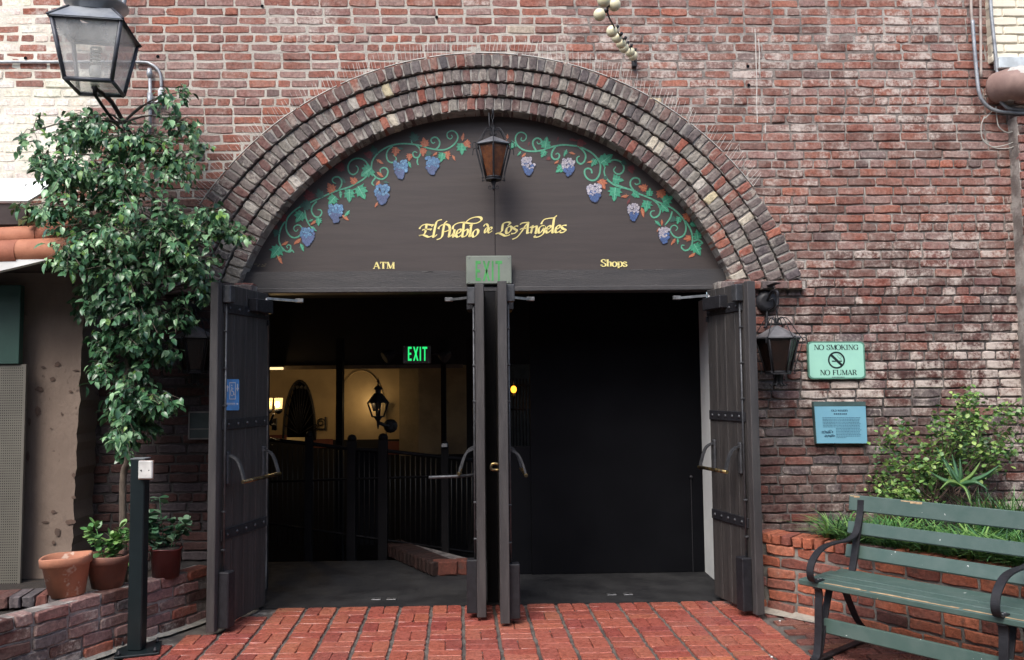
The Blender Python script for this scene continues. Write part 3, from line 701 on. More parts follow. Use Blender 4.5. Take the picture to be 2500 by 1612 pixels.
for z, x, y, s, a, m, sl_ in [
 (ZA,195,1280,210,.7,GRN,0),(ZA,540,770,180,.6,GRN,0),(ZA,620,600,170,1.5,DUL,0),(ZA,1260,460,190,0,GRN,0),(ZA,1435,415,210,-.5,GRN,0),(ZA,1010,530,160,.7,GRN,0),(ZA,815,840,110,0,GRN,0),(ZA,830,430,140,2.8,DUL,0),(ZA,1510,110,190,.9,GRN,0),(ZA,1130,440,120,-.1,GRN,1),(ZA,575,1210,130,-.4,GRN,1),(ZA,1225,720,130,.7,GRN,1),(ZA,740,940,120,-.9,GRN,1),(ZA,200,1010,110,.4,DUL,0),(ZA,700,820,90,1.2,GRN,1),(ZA,1180,240,110,2.6,DUL,1),
 (ZA,250,1380,150,-.5,ORG,1),(ZA,510,1120,140,.9,ORG,1),(ZA,330,1150,120,1.1,ORG,1),(ZA,740,850,110,.9,ORG,1),(ZA,1200,780,130,-.9,ORG,1),(ZA,990,345,150,2.6,ORG,0),(ZA,1315,240,120,2.4,ORG,0),(ZA,670,450,170,2.7,DRD,0),(ZA,290,780,130,1.7,DRD,0),(ZA,180,920,90,1.2,DRD,0),(ZA,1120,50,150,1.6,DRD,0),(ZA,1650,590,90,.5,ORG,1),(ZA,1680,290,110,.3,ORG,1),
 (ZB,410,960,230,.9,GRN,0),(ZB,530,560,170,2.9,DUL,0),(ZB,1245,320,190,2.8,DUL,0),(ZB,1170,820,130,-.4,GRN,1),(ZB,1750,690,170,.2,GRN,0),(ZB,2110,540,210,0,GRN,0),(ZB,1505,630,120,.9,DUL,0),(ZB,1010,530,120,1.7,DUL,1),(ZB,750,1140,110,-1.4,DUL,1),
 (ZB,920,590,170,.1,ORG,0),(ZB,1440,420,170,2.9,ORG,0),(ZB,1415,600,150,0,ORG,0),(ZB,1170,690,130,.1,ORG,0),(ZB,1850,660,150,-.3,ORG,0),(ZB,2130,330,150,3.3,ORG,1),(ZB,2210,460,150,-.7,ORG,0),(ZB,600,1150,120,.6,ORG,1),(ZB,635,770,150,-1,ORG,1),(ZB,430,640,160,1.9,DRD,0),(ZB,640,1000,150,-.9,ORG,1),(ZB,1630,630,110,.9,ORG,1),(ZB,1960,700,120,-.5,ORG,1),
 (ZC,830,430,210,3.3,GRN,0),(ZC,230,480,150,.6,GRN,0),(ZC,350,620,110,.7,GRN,1),(ZC,780,630,140,.5,GRN,0),(ZC,1175,610,150,.4,GRN,1),(ZC,1910,720,260,-2.2,GRN,0),(ZC,1075,905,170,.9,GRN,0),(ZC,1680,790,150,.5,GRN,0),(ZC,2120,1090,200,-1.4,GRN,0),(ZC,2060,1350,250,.1,GRN,0),(ZC,1890,1060,90,1,DUL,0),(ZC,2230,790,110,-1,DUL,0),
 (ZC,1310,385,150,-1.4,DRD,1),(ZC,1470,440,170,-1.5,DRD,0),(ZC,1295,620,120,-1.3,ORG,1),(ZC,1840,1175,190,-.5,ORG,0),(ZC,1615,770,110,1.3,ORG,1),(ZC,130,330,130,.2,ORG,1),(ZC,430,650,110,.8,ORG,1),(ZC,1020,775,110,.9,ORG,1),(ZC,2245,1385,150,1.4,ORG,1),(ZC,870,715,80,1.2,DRD,0),(ZC,520,450,90,.3,DRD,1),(ZC,1040,360,90,.3,DRD,1),
 (ZD,670,450,120,-.9,GRN,0),(ZD,820,615,170,.2,GRN,0),(ZD,1130,515,170,-2.1,GRN,0),(ZD,1085,640,160,-.8,GRN,0),(ZD,865,410,120,3.2,GRN,0),(ZD,1555,1020,140,3.0,GRN,0),(ZD,1550,1240,190,-.5,GRN,0),(ZD,980,860,120,-.8,GRN,1),(ZD,1280,820,110,.3,GRN,0),(ZD,1200,810,100,.8,DUL,0),(ZD,1500,880,100,-1,GRN,0),(ZD,1350,660,90,2.6,DUL,1),(ZD,1270,1120,90,0,GRN,1),
 (ZD,600,85,120,-.3,DRD,0),(ZD,765,345,130,1.9,ORG,0),(ZD,510,468,120,1.4,ORG,1),(ZD,1040,450,160,-.3,ORG,0),(ZD,760,700,150,-.2,ORG,1),(ZD,1040,850,100,0,ORG,1),(ZD,1415,775,140,-.3,ORG,0),(ZD,1205,1125,120,.6,ORG,1),(ZD,1410,1080,110,1.4,ORG,0),(ZD,1480,1320,120,1,ORG,1),(ZD,990,950,80,.6,ORG,1),(ZD,560,540,100,.5,DRD,1)]:
    leaf(z, x, y, s, a, m, sl_)
def grapes(zone, x, y, w, h, mats):
    f = lambda e: on_panel(*zone, eps=.0056 + e); mb = MB()
    n = 0
    for k in range(76):
        v = k / 75; row = v * h - h / 2; ww = w * (math.sin(math.pi * min(1, .2 + .75 * v)) ** .7) * (1 - .35 * v)
        cx = x + R.uniform(-1, 1) * ww * 1.25; cy = y + row; r = w * R.uniform(.22, .3)
        t = v + R.uniform(-.22, .22)
        mi = (0 if t < .5 else 2) if R.random() < .6 else (1 if t < .55 else 2)
        for q, (mm, rr, off) in enumerate(((3, r * 1.13, (.0, .12)), (mi, r * .92, (0, 0)))):
            mb.cur = mm; n += 1; e = n * 1.6e-5
            mb.poly([f(e)(cx + off[0] * r + rr * math.cos(t2), cy + off[1] * r + rr * math.sin(t2)) for t2 in [i * math.pi / 4 for i in range(8)]])
    mb.build('painted_grapes', mats, tym)
for z, x, y, w, h, m in [(ZA,655,1055,85,235,GB),(ZA,1060,715,90,235,GB),(ZA,1735,440,90,260,GB),(ZB,1010,905,110,290,GB),(ZB,1575,835,110,280,GB),(ZC,515,845,105,290,GW),(ZC,1230,865,100,290,GW),(ZC,1700,1325,110,290,GW),(ZD,630,700,70,230,GW),(ZD,1080,1035,74,215,GW)]:
    grapes(z, x, y, w, h, m)

# ------------------------------------------------------------------ the four door leaves
def door_leaf(label, hx, hy, ox, oy, side, zbot, ztop, T, bars, edge_px=None):
    """leaf from hinge (hx, hy) to free edge (ox, oy); side = +1 if the fitted face looks towards +X"""
    H = Vector((hx, hy, 0)); u = Vector((ox - hx, oy - hy, 0)); L = u.length; u.normalize()
    n = Vector((-u.y, u.x, 0)); n = n if n.x * side > 0 else -n
    t = thing('door_leaf', label, 'door', (hx, hy, zbot), 'open plank doors of the archway')
    fb = lambda mb, a, b, bev=0.0: mb.frame_box(H, u, n, a, b, bev)
    nb = 4; bw = (L - .05) / nb
    for k in range(nb):
        x0 = .0 + k * bw
        fb(MB(), (x0 + .0015, -T + .012, zbot), (x0 + bw - .0015, R.uniform(-.001, .0008), ztop), .004).build('plank', DOORW, t)
    stile = fb(MB(), (L - .05, -T, zbot - .006), (L, .003, ztop + .006), .004).build('edge_stile', DOORE, t)
    for zz in (zbot + .60, zbot + 1.33, ztop - .16):
        b = MB(); fb(b, (.01, -.001, zz - .035), (L - .07, .011, zz + .035), .003); sb = b.build('iron_strap', IRON, t)
        for q in range(5):
            c = H + u * (.06 + (L - .2) * q / 4) + n * .0105 + Vector((0, 0, zz)); MB().lathe(c, [(.013, 0), (.011, .005), (.004, .009)], 8, axis=n).build('stud', IRONG, sb)
    # panic hardware: two curved arms carrying a horizontal bar, rods up and down, latch boxes
    zb_ = zbot + 1.03
    for xa in (L - .14, .07):
        a = MB(); pts = smooth_path([H + u * xa + n * d + Vector((0, 0, zb_ + e)) for d, e in ((.012, .09), (.035, .088), (.075, .065), (.10, .02), (.12, -.04), (.13, -.08))], 4)
        a.strap(pts, .026, .014, u); fb(a, (xa - .02, .0, zb_ - .10), (xa + .02, .02, zb_ + .12), .006)
        a.build('push_bar_arm', IRONG, t)
    MB().tube([H + u * .05 + n * .13 + Vector((0, 0, zb_ - .08)), H + u * (L - .12) + n * .13 + Vector((0, 0, zb_ - .08))], .0125, 10).build('push_bar', BRASS, t)
    xr = L - .085
    rod = MB(); rod.tube([H + u * xr + n * .016 + Vector((0, 0, zbot + .3)), H + u * xr + n * .016 + Vector((0, 0, ztop - .05))], .0075, 8)
    for zz in (.5, .75, 1.45, 1.7, 1.95): fb(rod, (xr - .012, 0, zbot + zz), (xr + .012, .026, zbot + zz + .014), .003)
    rod.build('latch_rod', IRONG, t)
    fb(MB(), (L - .135, .001, zbot + .01), (L - .045, .075, zbot + .37), .006).build('floor_latch_box', IRON, t)
    fb(MB(), (L - .12, .001, ztop - .13), (L - .055, .06, ztop - .01), .006).build('top_latch', IRONG, t)
    # closer near the hinge with its arm to the lintel
    fb(MB(), (.05, .001, ztop - .16), (.30, .07, ztop - .065), .006).build('closer_box', IRON, t)
    fb(MB(), (.0, -.0, ztop - .24), (.02, .012, ztop - .2)).build('hinge_knuckle', IRON, t)
    p0 = H + u * .12 + n * .05 + Vector((0, 0, ztop - .05)); p1 = Vector((hx + side * .20 + n.x * .02, .085, ztop - .052))
    arm = MB(); arm.strap([p0, p1], .018, .006, (0, 0, 1)); arm.bx(p1 + Vector((-.03, -.012, -.012)), p1 + Vector((.03, .02, .018)), .003)
    arm.tube([p0, p0 - Vector((0, 0, .03))], .01, 8); arm.build('closer_arm', STEEL, t)
    return t, H, u, n, L
zhd = zd - .008
d_left = door_leaf('left outer plank door standing open, with blue elevator sign on it', -1.662, .035, -1.812, -.65, 1, .022, zhd, .055, 1)
d_midl = door_leaf('inner plank door seen edge-on, left one of the middle pair', -.098, .05, -.108, -.43, -1, .03, zhd, .06, 1)
d_midr = door_leaf('inner plank door seen edge-on, right one of the middle pair', .082, .05, .106, -.585, 1, .03, zhd, .06, 1)
d_right = door_leaf('right outer plank door standing open in front of the white jamb', 1.637, .05, 1.785, -.49, -1, .03, zhd, .06, 1)
t, H, u, n, L = d_midl
MB().tube([P(1160, 1160, -.22), P(1120, 1163, -.25), P(1047, 1166, -.30)], .011, 8).build('loose_bar', IRONG, t)
# brass thumb pull on the back of the right middle leaf, and door pulls
t, H, u, n, L = d_midr
pl = MB(); c = H + u * (L - .03) - n * .06 + Vector((0, 0, 1.07)); pl.tube(smooth_path([c, c - n * .045 + Vector((0, 0, .0)), c - n * .05 + Vector((0, 0, -.035)), c + Vector((0, 0, -.04))], 4), .009, 8)
pl.build('brass_pull', BRASS, t)
# strikes let into the floor and the lintel
k = 0
for px, py, zf in ((919, 1463.5, .0), (956, 1463, .0), (1493, 1452, 0), (1533, 1451.5, 0)):
    g = G(px, py, .0); kx = thing('floor_strike', ['left strike plate of the left doorway threshold', 'right strike plate of the left doorway threshold', 'left strike plate of the right doorway threshold', 'right strike plate of the right doorway threshold'][k], 'strike plate', g, 'metal strike plates in the threshold')
    MB().bx((g.x - .035, g.y - .028, -.001), (g.x + .035, g.y + .028, .006), .002).build('plate', STEEL, kx); MB().bx((g.x - .012, g.y - .008, .0061), (g.x + .012, g.y + .008, .0068)).build('slot', BLACKP, kx); k += 1

# ------------------------------------------------------------------ signs
def rrect(x0, y0, x1, y1, r, m, n=5):
    pts = []
    for cx, cy, a0 in ((x1 - r, y0 + r, -90), (x1 - r, y1 - r, 0), (x0 + r, y1 - r, 90), (x0 + r, y0 + r, 180)):
        for i in range(n + 1):
            a = rad(a0 + 90 * i / n); pts.append(m(cx + r * math.cos(a), cy + r * math.sin(a)))
    return pts
SGRN = M('sign_green', (.10, .24, .18), rough=.4); SMINT = M('sign_mint', (.33, .62, .50), (.30, .57, .47), 4, rough=.35); SBLK = M('sign_black', (.012, .02, .022), rough=.4)
def quad_map(tl, tr, br, bl, Y):
    """unit square on the sign -> wall plane"""
    return lambda e=0.0: (lambda u, v: P(*[(tl[i] * (1 - u) + tr[i] * u) * (1 - v) + (bl[i] * (1 - u) + br[i] * u) * v for i in (0, 1)], Y - e))
ns_ = thing('no_smoking_sign', 'mint green NO SMOKING / NO FUMAR sign with dark green border on the brick wall', 'sign', P(2042, 880, -.02))
q = quad_map((1971, 834), (2110, 834), (2114, 925), (1974, 926), -.03)
MB().slab(rrect(0, 0, 1, 1, .09, q(0)), (0, .022, 0)).build('sign_plate', SGRN, ns_)
MB().poly(rrect(.025, .035, .975, .965, .08, q(.0012))).build('sign_face', SMINT, ns_)
f = q(.0024); asp = 91.5 / 140
sq = lambda x, y: f(x / 140, y / 91.5)
mb = MB(); serif_text(mb, 'NO SMOKING', sq, 16, 20.5, 12.5, 109, .2, .07); serif_text(mb, 'NO FUMAR', sq, 29, 82, 12.5, 90, .2, .07); mb.build('sign_lettering', SBLK, ns_)
mb = MB(); cx, cy = 70, 45.5
ringp = [(cx + r_ * math.cos(a), cy + r_ * math.sin(a)) for i in range(33) for a in [i * math.pi / 16] for r_ in (21, 17)]
mb.add([sq(*p) for p in ringp], [(2 * i, 2 * i + 1, 2 * i + 3, 2 * i + 2) for i in range(32)])
d = 21 * .74; mb.add([sq(cx - d - 0, cy - d + 4.4), sq(cx - d + 4.4, cy - d), sq(cx + d, cy + d - 4.4), sq(cx + d - 4.4, cy + d)], [(0, 1, 2, 3)])
mb.add([sq(cx - 11.5, cy + 1.2), sq(cx - 3, cy + 1.2), sq(cx - 1, cy + 4), sq(cx - 11.5, cy + 4)], [(0, 1, 2, 3)])
mb.add([sq(cx + 6, cy + 1.2), sq(cx + 13.5, cy + 1.2), sq(cx + 13.5, cy + 4), sq(cx + 9, cy + 4)], [(0, 1, 2, 3)])
mb.build('no_smoking_symbol', SBLK, ns_)
mb = MB(); nib(mb, [(cx + 12, cy), (cx + 10, cy - 5), (cx + 13, cy - 8), (cx + 8, cy - 12), (cx + 4, cy - 14)], 1.0, .6, sq, .6); nib(mb, [(cx + 9, cy - 2), (cx + 6, cy - 6), (cx + 4, cy - 8), (cx + 1, cy - 13)], .8, .6, sq, .6)
x = 57
while x < 88: w = R.uniform(1.2, 3); mb.add([sq(x, 86.2), sq(x + w, 86.2), sq(x + w, 88), sq(x, 88)], [(0, 1, 2, 3)]); x += w + .9
mb.build('small_print', M('sign_grey', (.07, .13, .12)), ns_)

pq = thing('plaque', 'light blue history plaque with dark lettering on the brick wall below the no smoking sign', 'plaque', P(2052, 1030, -.02))
q = quad_map((1986, 981), (2113, 981), (2118, 1083), (1993, 1083), -.045)
MB().slab([q(0)(*p) for p in ((0, 0), (1, 0), (1, 1), (0, 1))], (0, .045, 0)).build('plaque_body', M('plaque_edge', (.05, .1, .1), rough=.5), pq)
MB().poly([q(.0015)(*p) for p in ((.012, .115), (.997, .11), (.997, .995), (.012, .995))]).build('plaque_face', M('plaque_blue', (.17, .37, .47), (.15, .34, .45), 3, rough=.4), pq)
MB().poly([q(.002)(*p) for p in ((0, 0), (1, 0), (1, .105), (0, .11))]).build('top_band', M('plaque_band', (.055, .1, .1), rough=.5), pq)
f = q(.003); sp_ = lambda x, y: f(x / 125, y / 102)
mb = MB(); serif_text(mb, 'OLD WINERY', sp_, 42, 24, 4.6, 40, .24, .1)
for y, x0, x1 in ((30, 47, 79),):
    x = x0
    while x < x1: w = R.uniform(2, 4); mb.add([sp_(x, y - 1.6), sp_(x + w, y - 1.6), sp_(x + w, y + 1.3), sp_(x, y + 1.3)], [(0, 1, 2, 3)]); x += w + 1.3
mb.build('plaque_title', M('plaque_ink', (.02, .05, .09)), pq)
mb = MB()
for i in range(14):
    y = 39 + i * 3.75; x = 19 if i < 7 else 50; x1 = 108 if i < 13 else 74
    while x < x1: w = R.uniform(1.5, 6); mb.add([sp_(x, y - .8), sp_(x + w, y - .8), sp_(x + w, y + .75), sp_(x, y + .75)], [(0, 1, 2, 3)]); x += w + .9
mb.build('plaque_text', M('plaque_ink_light', (.06, .16, .23)), pq)
mb = MB()
for s in SCRIPT1: nib(mb, s, 110, .5, lambda x, y: sp_(12 + x * .0135, 66 + y * .0135), .5)
for s in SCRIPT2[:16]: nib(mb, s, 110, .5, lambda x, y: sp_(17 + x * .0135, 76 + y * .0135), .5)
mb.build('plaque_script', M('plaque_ink_script', (.03, .09, .14)), pq)

# blue elevator sign on the left door
t, H, u, n, L = d_left
el = thing('elevator_sign', 'blue elevator sign with white wheelchair symbol and arrows, fixed to the left door', 'sign', H + u * .56 + n * .01 + Vector((0, 0, 1.55)))
EB = M('sign_blue', (.08, .34, .76), rough=.35); EW = M('sign_white', (.85, .88, .9), rough=.4)
def on_leaf(px, py, off):
    d = ray(px, py); o = H + n * off; tt = (o - CAM).dot(n) / d.dot(n); return CAM + d * tt
lq = lambda e: (lambda u_, v_: on_leaf(551 + u_ * 33, (926 + v_ * 76 - u_ * 0) , e))
MB().slab(rrect(0, 0, 1, 1, .07, lambda a, b: lq(.008)(a, b)), -n * .007).build('sign_plate', EB, el)
f = lq(.0092); mb = MB()
def bar(x0, y0, x1, y1): mb.add([f(x0, y0), f(x1, y0), f(x1, y1), f(x0, y1)], [(0, 1, 2, 3)])
for x0, y0, x1, y1 in ((.27, .1, .74, .125), (.27, .625, .74, .65), (.27, .1, .31, .65), (.70, .1, .74, .65), (.1, .24, .17, .4), (.84, .15, .91, .3), (.08, .785, .7, .795)): bar(x0, y0, x1, y1)
mb.add([f(.13, .18), f(.03, .27), f(.24, .27)], [(0, 1, 2)]); mb.add([f(.875, .4), f(.77, .28), f(.98, .28)], [(0, 1, 2)])
x = .06
for w in (.05, .05, .05, .06, .06, .05, .07, .06):
    bar(x, .76, x + .02, .83); bar(x, .76, x + w, .775); bar(x + w * .6, .815, x + w, .83); x += w + .025
bar(.74, .785, .86, .805); mb.add([f(.84, .755), f(.95, .795), f(.84, .835)], [(0, 1, 2)])
hx_, hy_ = .45, .2
mb.poly([f(hx_ + .045 * math.cos(a), hy_ + .022 * math.sin(a)) for a in [i * math.pi / 5 for i in range(10)]])
for path, w in (([(.45, .25), (.47, .40), (.58, .40), (.63, .5), (.68, .5)], .055), ([(.46, .31), (.57, .31)], .045), ([(.42, .33), (.35, .40), (.37, .5), (.46, .54), (.56, .51), (.58, .45)], .045)):
    for a, b in zip(path, path[1:]):
        a = Vector((a[0], a[1] * 2.3, 0)); b = Vector((b[0], b[1] * 2.3, 0)); dd = (b - a).normalized(); nn = Vector((-dd.y, dd.x, 0)) * w / 2
        mb.add([f(p.x, p.y / 2.3) for p in (a + nn, a - nn, b - nn, b + nn)], [(0, 1, 2, 3)])
mb.build('sign_symbols', EW, el)

# exit signs
def exit_sign(label, x0, y0, x1, y1, Y, dep, body, lett, lx0, ly0, lx1, ly1, heads=False):
    a = P(x0, y1, Y); b = P(x1, y0, Y); t = thing('exit_sign', label, 'exit sign', (a + b) / 2)
    MB().bx((a.x, Y, a.z), (b.x, Y + dep, b.z), .006).build('sign_case', body, t)
    mb = MB(); W_ = lx1 - lx0; Hh = ly1 - ly0; g = lambda x, y: P(lx0 + x * W_, ly0 + y * Hh, Y - .0015)
    def b4(*p): mb.add([g(*k) for k in p], [(0, 1, 2, 3)])
    s = .065; th = .15
    b4((0, 0), (s, 0), (s, 1), (0, 1))
    for y in (0, .43, 1 - th): b4((s, y), (.19 if y != .43 else .17, y), (.19 if y != .43 else .17, y + th), (s, y + th))
    b4((.27, 0), (.345, 0), (.545, 1), (.47, 1)); b4((.545, 0), (.47, 0), (.27, 1), (.345, 1))
    b4((.61, 0), (.675, 0), (.675, 1), (.61, 1)); b4((.84, th), (.905, th), (.905, 1), (.84, 1)); b4((.745, 0), (1, 0), (1, th), (.745, th))
    mb.build('exit_letters', lett, t)
    sc_ = MB()
    for sx in (.06, .94):
        for sy in (.08, .92): sc_.lathe(P(x0 + (x1 - x0) * sx, y0 + (y1 - y0) * sy, Y), [(.006, 0), (.004, .003)], 8, axis=(0, -1, 0))
    sc_.build('screw', STEEL, t)
    if heads:
        for sg, xx in ((-1, 952), (1, 1080)):
            hm = MB(); c = P(xx, 866, Y + .06); hm.lathe(c, [(.02, -.05), (.045, 0), (.06, .05), (.05, .06)], 12, axis=(sg * .8, -.4, -.5)); e = P(982 if sg < 0 else 1052, 862, Y + .05); hm.tube([e, c], .012, 8)
            hm.build('lamp_head', DARKW, t)
    return t
EXG = M('exit_grey', (.175, .20, .165), (.145, .165, .14), 6, rough=.45, bmp=.05); EXL = M('exit_green', (.06, .30, .08), rough=.5)
exit_sign('grey metal exit sign with green letters on the lintel above the middle doors', 1138, 624, 1249, 694, .045, .07, EXG, EXL, 1161, 637, 1226, 686)
m, nt, b = new_mat('exit_glow'); b.inputs['Base Color'].default_value = (.02, .4, .12, 1); b.inputs['Emission Color'].default_value = (.02, .75, .18, 1); b.inputs['Emission Strength'].default_value = .62
exit_sign('lit green exit sign hanging inside the dark passage, with two lamp heads', 983, 843, 1051, 888, 1.05, .06, M('exit_case_dark', (.055, .05, .05), rough=.5), m, 996, 847, 1043, 881, True)
# ------------------------------------------------------------------ lanterns
AMBER = M('amber_glass', (.12, .04, .012), (.07, .022, .008), 25, rough=.25, bmp=.4, bscale=90, spec=.6)
DKGLASS = M('dark_glass', (.016, .008, .006), (.010, .006, .005), 20, rough=.25, bmp=.3, bscale=90)
ROOFM = M('lantern_roof', (.24, .24, .25), (.15, .15, .16), 9, rough=.4, metal=.4)
def scroll(c, r, turns, axis_u, axis_v, start=0.0, n=18):
    return [Vector(c) + axis_u * (r * (1 - .75 * i / n) * math.cos(start + turns * 2 * math.pi * i / n)) + axis_v * (r * (1 - .75 * i / n) * math.sin(start + turns * 2 * math.pi * i / n)) for i in range(n + 1)]
def wrought_lantern(label, apex, re, zb, rb, zr, rot0, glass, hang_to=None, legs=False):
    """six-sided lantern; apex = tip of the roof, zr roof height, zb body height"""
    apex = Vector(apex); t = thing('wrought_lantern', label, 'lantern', apex - Vector((0, 0, zr + zb)), 'wrought iron lanterns on the facade')
    ez = apex.z - zr; X = Vector((1, 0, 0)); Yv = Vector((0, 1, 0)); Z = Vector((0, 0, 1))
    MB().lathe((apex.x, apex.y, ez), [(re * 1.06, -.008), (re * 1.06, .0), (re * .12, zr), (.004, zr + .006)], 6, rot0=rot0, smooth=False).build('roof', ROOFM, t)
    pt = lambda a, r, z: Vector((apex.x + r * math.cos(a), apex.y + r * math.sin(a), z))
    for k in range(6):
        a0 = rot0 + k * math.pi / 3; a1 = a0 + math.pi / 3
        MB().slab([pt(a0, re * .94, ez - .012), pt(a1, re * .94, ez - .012), pt(a1, rb * .94, ez - zb + .012), pt(a0, rb * .94, ez - zb + .012)], -Vector((math.cos((a0 + a1) / 2), math.sin((a0 + a1) / 2), .3)) * .003).build('pane', glass, t)
    fr = MB()
    for k in range(6):
        a0 = rot0 + k * math.pi / 3; a1 = a0 + math.pi / 3
        fr.tube([pt(a0, re * .97, ez - .004), pt(a0, rb * .98, ez - zb)], .007, 5)
        fr.tube([pt(a0, re * .97, ez - .012), pt(a1, re * .97, ez - .012)], .008, 5); fr.tube([pt(a0, rb * .98, ez - zb + .006), pt(a1, rb * .98, ez - zb + .006)], .009, 5)
    fr.lathe((apex.x, apex.y, ez - zb - .012), [(rb * 1.05, 0), (rb * 1.05, .014)], 6, rot0=rot0, smooth=False)
    fr.build('frame', IRON, t)
    sc1 = MB()
    for k in range(6):
        a0 = rot0 + k * math.pi / 3; d = Vector((math.cos(a0), math.sin(a0), 0)); s = 1.0
        o = Vector((apex.x, apex.y, 0))
        sc1.tube(smooth_path([o + d * re * 1.15 + Z * (ez - .02), o + d * re * .85 + Z * (ez + zr * .55), o + d * re * .45 + Z * (apex.z + .055), o + d * re * .12 + Z * (apex.z + .045), o + d * re * .1 + Z * (apex.z + .012), o + d * re * .25 + Z * (apex.z + .02)], 5), .0035, 5)
        sc1.tube(smooth_path([o + d * (re + .05) + Z * (ez - .05), o + d * (re + .045) + Z * (ez - .01), o + d * (re + .02) + Z * (ez - .005), o + d * (re + .015) + Z * (ez - .045), o + d * (rb + .03) + Z * (ez - zb + .03), o + d * (rb + .035) + Z * (ez - zb - .005), o + d * (rb + .015) + Z * (ez - zb)], 5), .0035, 5)
        if legs: sc1.tube(smooth_path([o + d * rb * .4 + Z * (ez - zb), o + d * rb * .3 + Z * (ez - zb - .07), o + d * rb * .55 + Z * (ez - zb - .095), o + d * rb * .7 + Z * (ez - zb - .08)], 4), .005, 5)
    sc1.build('scrollwork', IRON, t)
    fin = MB(); fin.lathe((apex.x, apex.y, ez - zb - .012), [(.004, -.075), (.014, -.06), (.006, -.045), (.018, -.02), (.02, 0)], 10)
    if not legs:
        for sg in (-1, 1): fin.tube(scroll(Vector((apex.x + sg * .026, apex.y, ez - zb - .062)), .018, 1.1, X * sg, Z, 3.14), .003, 5)
    fin.build('finial', IRON, t)
    if hang_to is not None:
        hk = MB(); a = apex + Z * .006; b = Vector(hang_to)
        hk.tube([a, a + Z * .05], .006, 6)
        n = max(2, int((b - a).length / .035))
        for i in range(n):
            c = a + (b - a) * ((i + .5) / n); ax = X if i % 2 else Yv
            hk.tube([c + ax * .009 * math.cos(q) + Z * .022 * math.sin(q) for q in [j * math.pi / 5 for j in range(11)]], .0035, 5, cap=False)
        hk.build('chain', IRON, t)
    return t
Yc = -.12; ap = P(1204, 334, Yc)
lc = wrought_lantern('amber glass lantern hanging at the crown of the arch above the gold lettering', ap, .128, .255, .062, .062, rad(-90), AMBER, hang_to=(ap.x - .004, Yc, ap.z + .17))
bk = MB(); bk.tube(smooth_path([Vector((ap.x, .0, ap.z + .155)), Vector((ap.x, -.06, ap.z + .2)), Vector((ap.x, Yc, ap.z + .205)), Vector((ap.x, Yc, ap.z + .17))], 5), .008, 6); bk.tube([Vector((ap.x - .03, Yc, ap.z + .18)), Vector((ap.x - .028, Yc, ap.z + .08)), Vector((ap.x - .01, Yc, ap.z + .06))], .005, 5); bk.build('hook', IRON, lc)
Yr = -.21; ap = P(1896, 796, Yr); top = P(1886, 702, Yr)
lr = wrought_lantern('black wrought iron lantern with dark panes on the right of the doorway', ap, .160, .255, .088, .085, rad(-70), DKGLASS, hang_to=P(1897, 745, Yr), legs=True)
bk = MB(); pl = P(1872, 737, -.014); bk.lathe(pl, [(.085, .0), (.085, -.012), (.05, -.03)], 14, axis=(0, 1, 0))
w0 = P(1870, 705, -.02); bk.tube(smooth_path([P(1872, 737, -.03), P(1884, 712, -.12), P(1897, 712, Yr), P(1899, 730, Yr), P(1897, 748, Yr)], 5), .011, 6)
bk.tube(smooth_path([P(1874, 760, -.02), P(1890, 748, -.09), P(1888, 730, -.12), P(1878, 735, -.1)], 5), .008, 6); bk.tube(smooth_path([P(1872, 740, -.02), P(1872, 790, -.03), P(1866, 800, -.04)], 4), .009, 6); bk.bx(P(1866, 700, -.01), P(1908, 690, -.24) , .004); bk.build('wall_bracket', IRON, lr)
Yl = -.2; ap = P(478, 797, Yl)
ll = wrought_lantern('black wrought iron lantern half hidden behind the tree and the left door', ap, .142, .245, .078, .08, rad(-100), DKGLASS, hang_to=P(478, 745, Yl), legs=True)
bk = MB(); bk.lathe(P(470, 737, -.014), [(.085, .0), (.085, -.012), (.05, -.03)], 14, axis=(0, 1, 0)); bk.tube(smooth_path([P(470, 737, -.03), P(474, 712, -.12), P(478, 712, Yl), P(478, 745, Yl)], 5), .011, 6); bk.build('wall_bracket', IRON, ll)
dp_ = thing('dark_plaque', 'dark square framed plaque on the brick beside the left door, below the lantern', 'plaque', P(485, 1040, -.02))
a = P(461, 1072, -.035); b = P(513, 1006, -.035); MB().bx((a.x, -.035, a.z), (b.x, -.006, b.z), .003).build('plaque_plate', M('plaque_dark', (.03, .045, .045), rough=.5), dp_)
fr = MB(); FG = M('plaque_rim', (.16, .15, .14), rough=.5)
for z0, z1, x0, x1 in ((b.z - .006, b.z + .004, a.x, b.x), (a.z - .004, a.z + .006, a.x, b.x), (a.z, b.z, a.x - .004, a.x + .005), (P(461, 1048, -.035).z - .003, P(461, 1048, -.035).z + .003, a.x, b.x)): fr.bx((x0, -.041, z0), (x1, -.03, z1))
fr.build('plaque_frame', FG, dp_)

# big square street lantern on its bracket at the upper left
YB = -.72; cx, cy = 226, 128
tl = P(222, 76, YB); z_top = tl.z; z_bot = P(235, 213, YB).z; bx_ = P(232, 205, YB).x
BLM = M('lamp_metal', (.075, .08, .095), (.045, .048, .058), 18, rough=.45, metal=.3, bmp=.15, bscale=60)
BLR = M('lamp_roof', (.34, .36, .38), (.2, .215, .235), 5, rough=.4, metal=.3)
lamp = thing('street_lantern', 'large square glass street lantern on a bent iron arm at upper left', 'street lantern', (bx_, YB, z_bot))
m, nt, b = new_mat('dusty_glass'); tr = nt.nodes.new('ShaderNodeBsdfTransparent'); mx = nt.nodes.new('ShaderNodeMixShader')
v = pos(nt); fac = ramp(nt, ns(nt, v, 5, 4), .3, .7, .22, .42)
nt.links.new(fac, mx.inputs[0]); nt.links.new(tr.outputs[0], mx.inputs[1]); nt.links.new(b.outputs[0], mx.inputs[2]); nt.links.new(mx.outputs[0], nt.nodes['Material Output'].inputs[0])
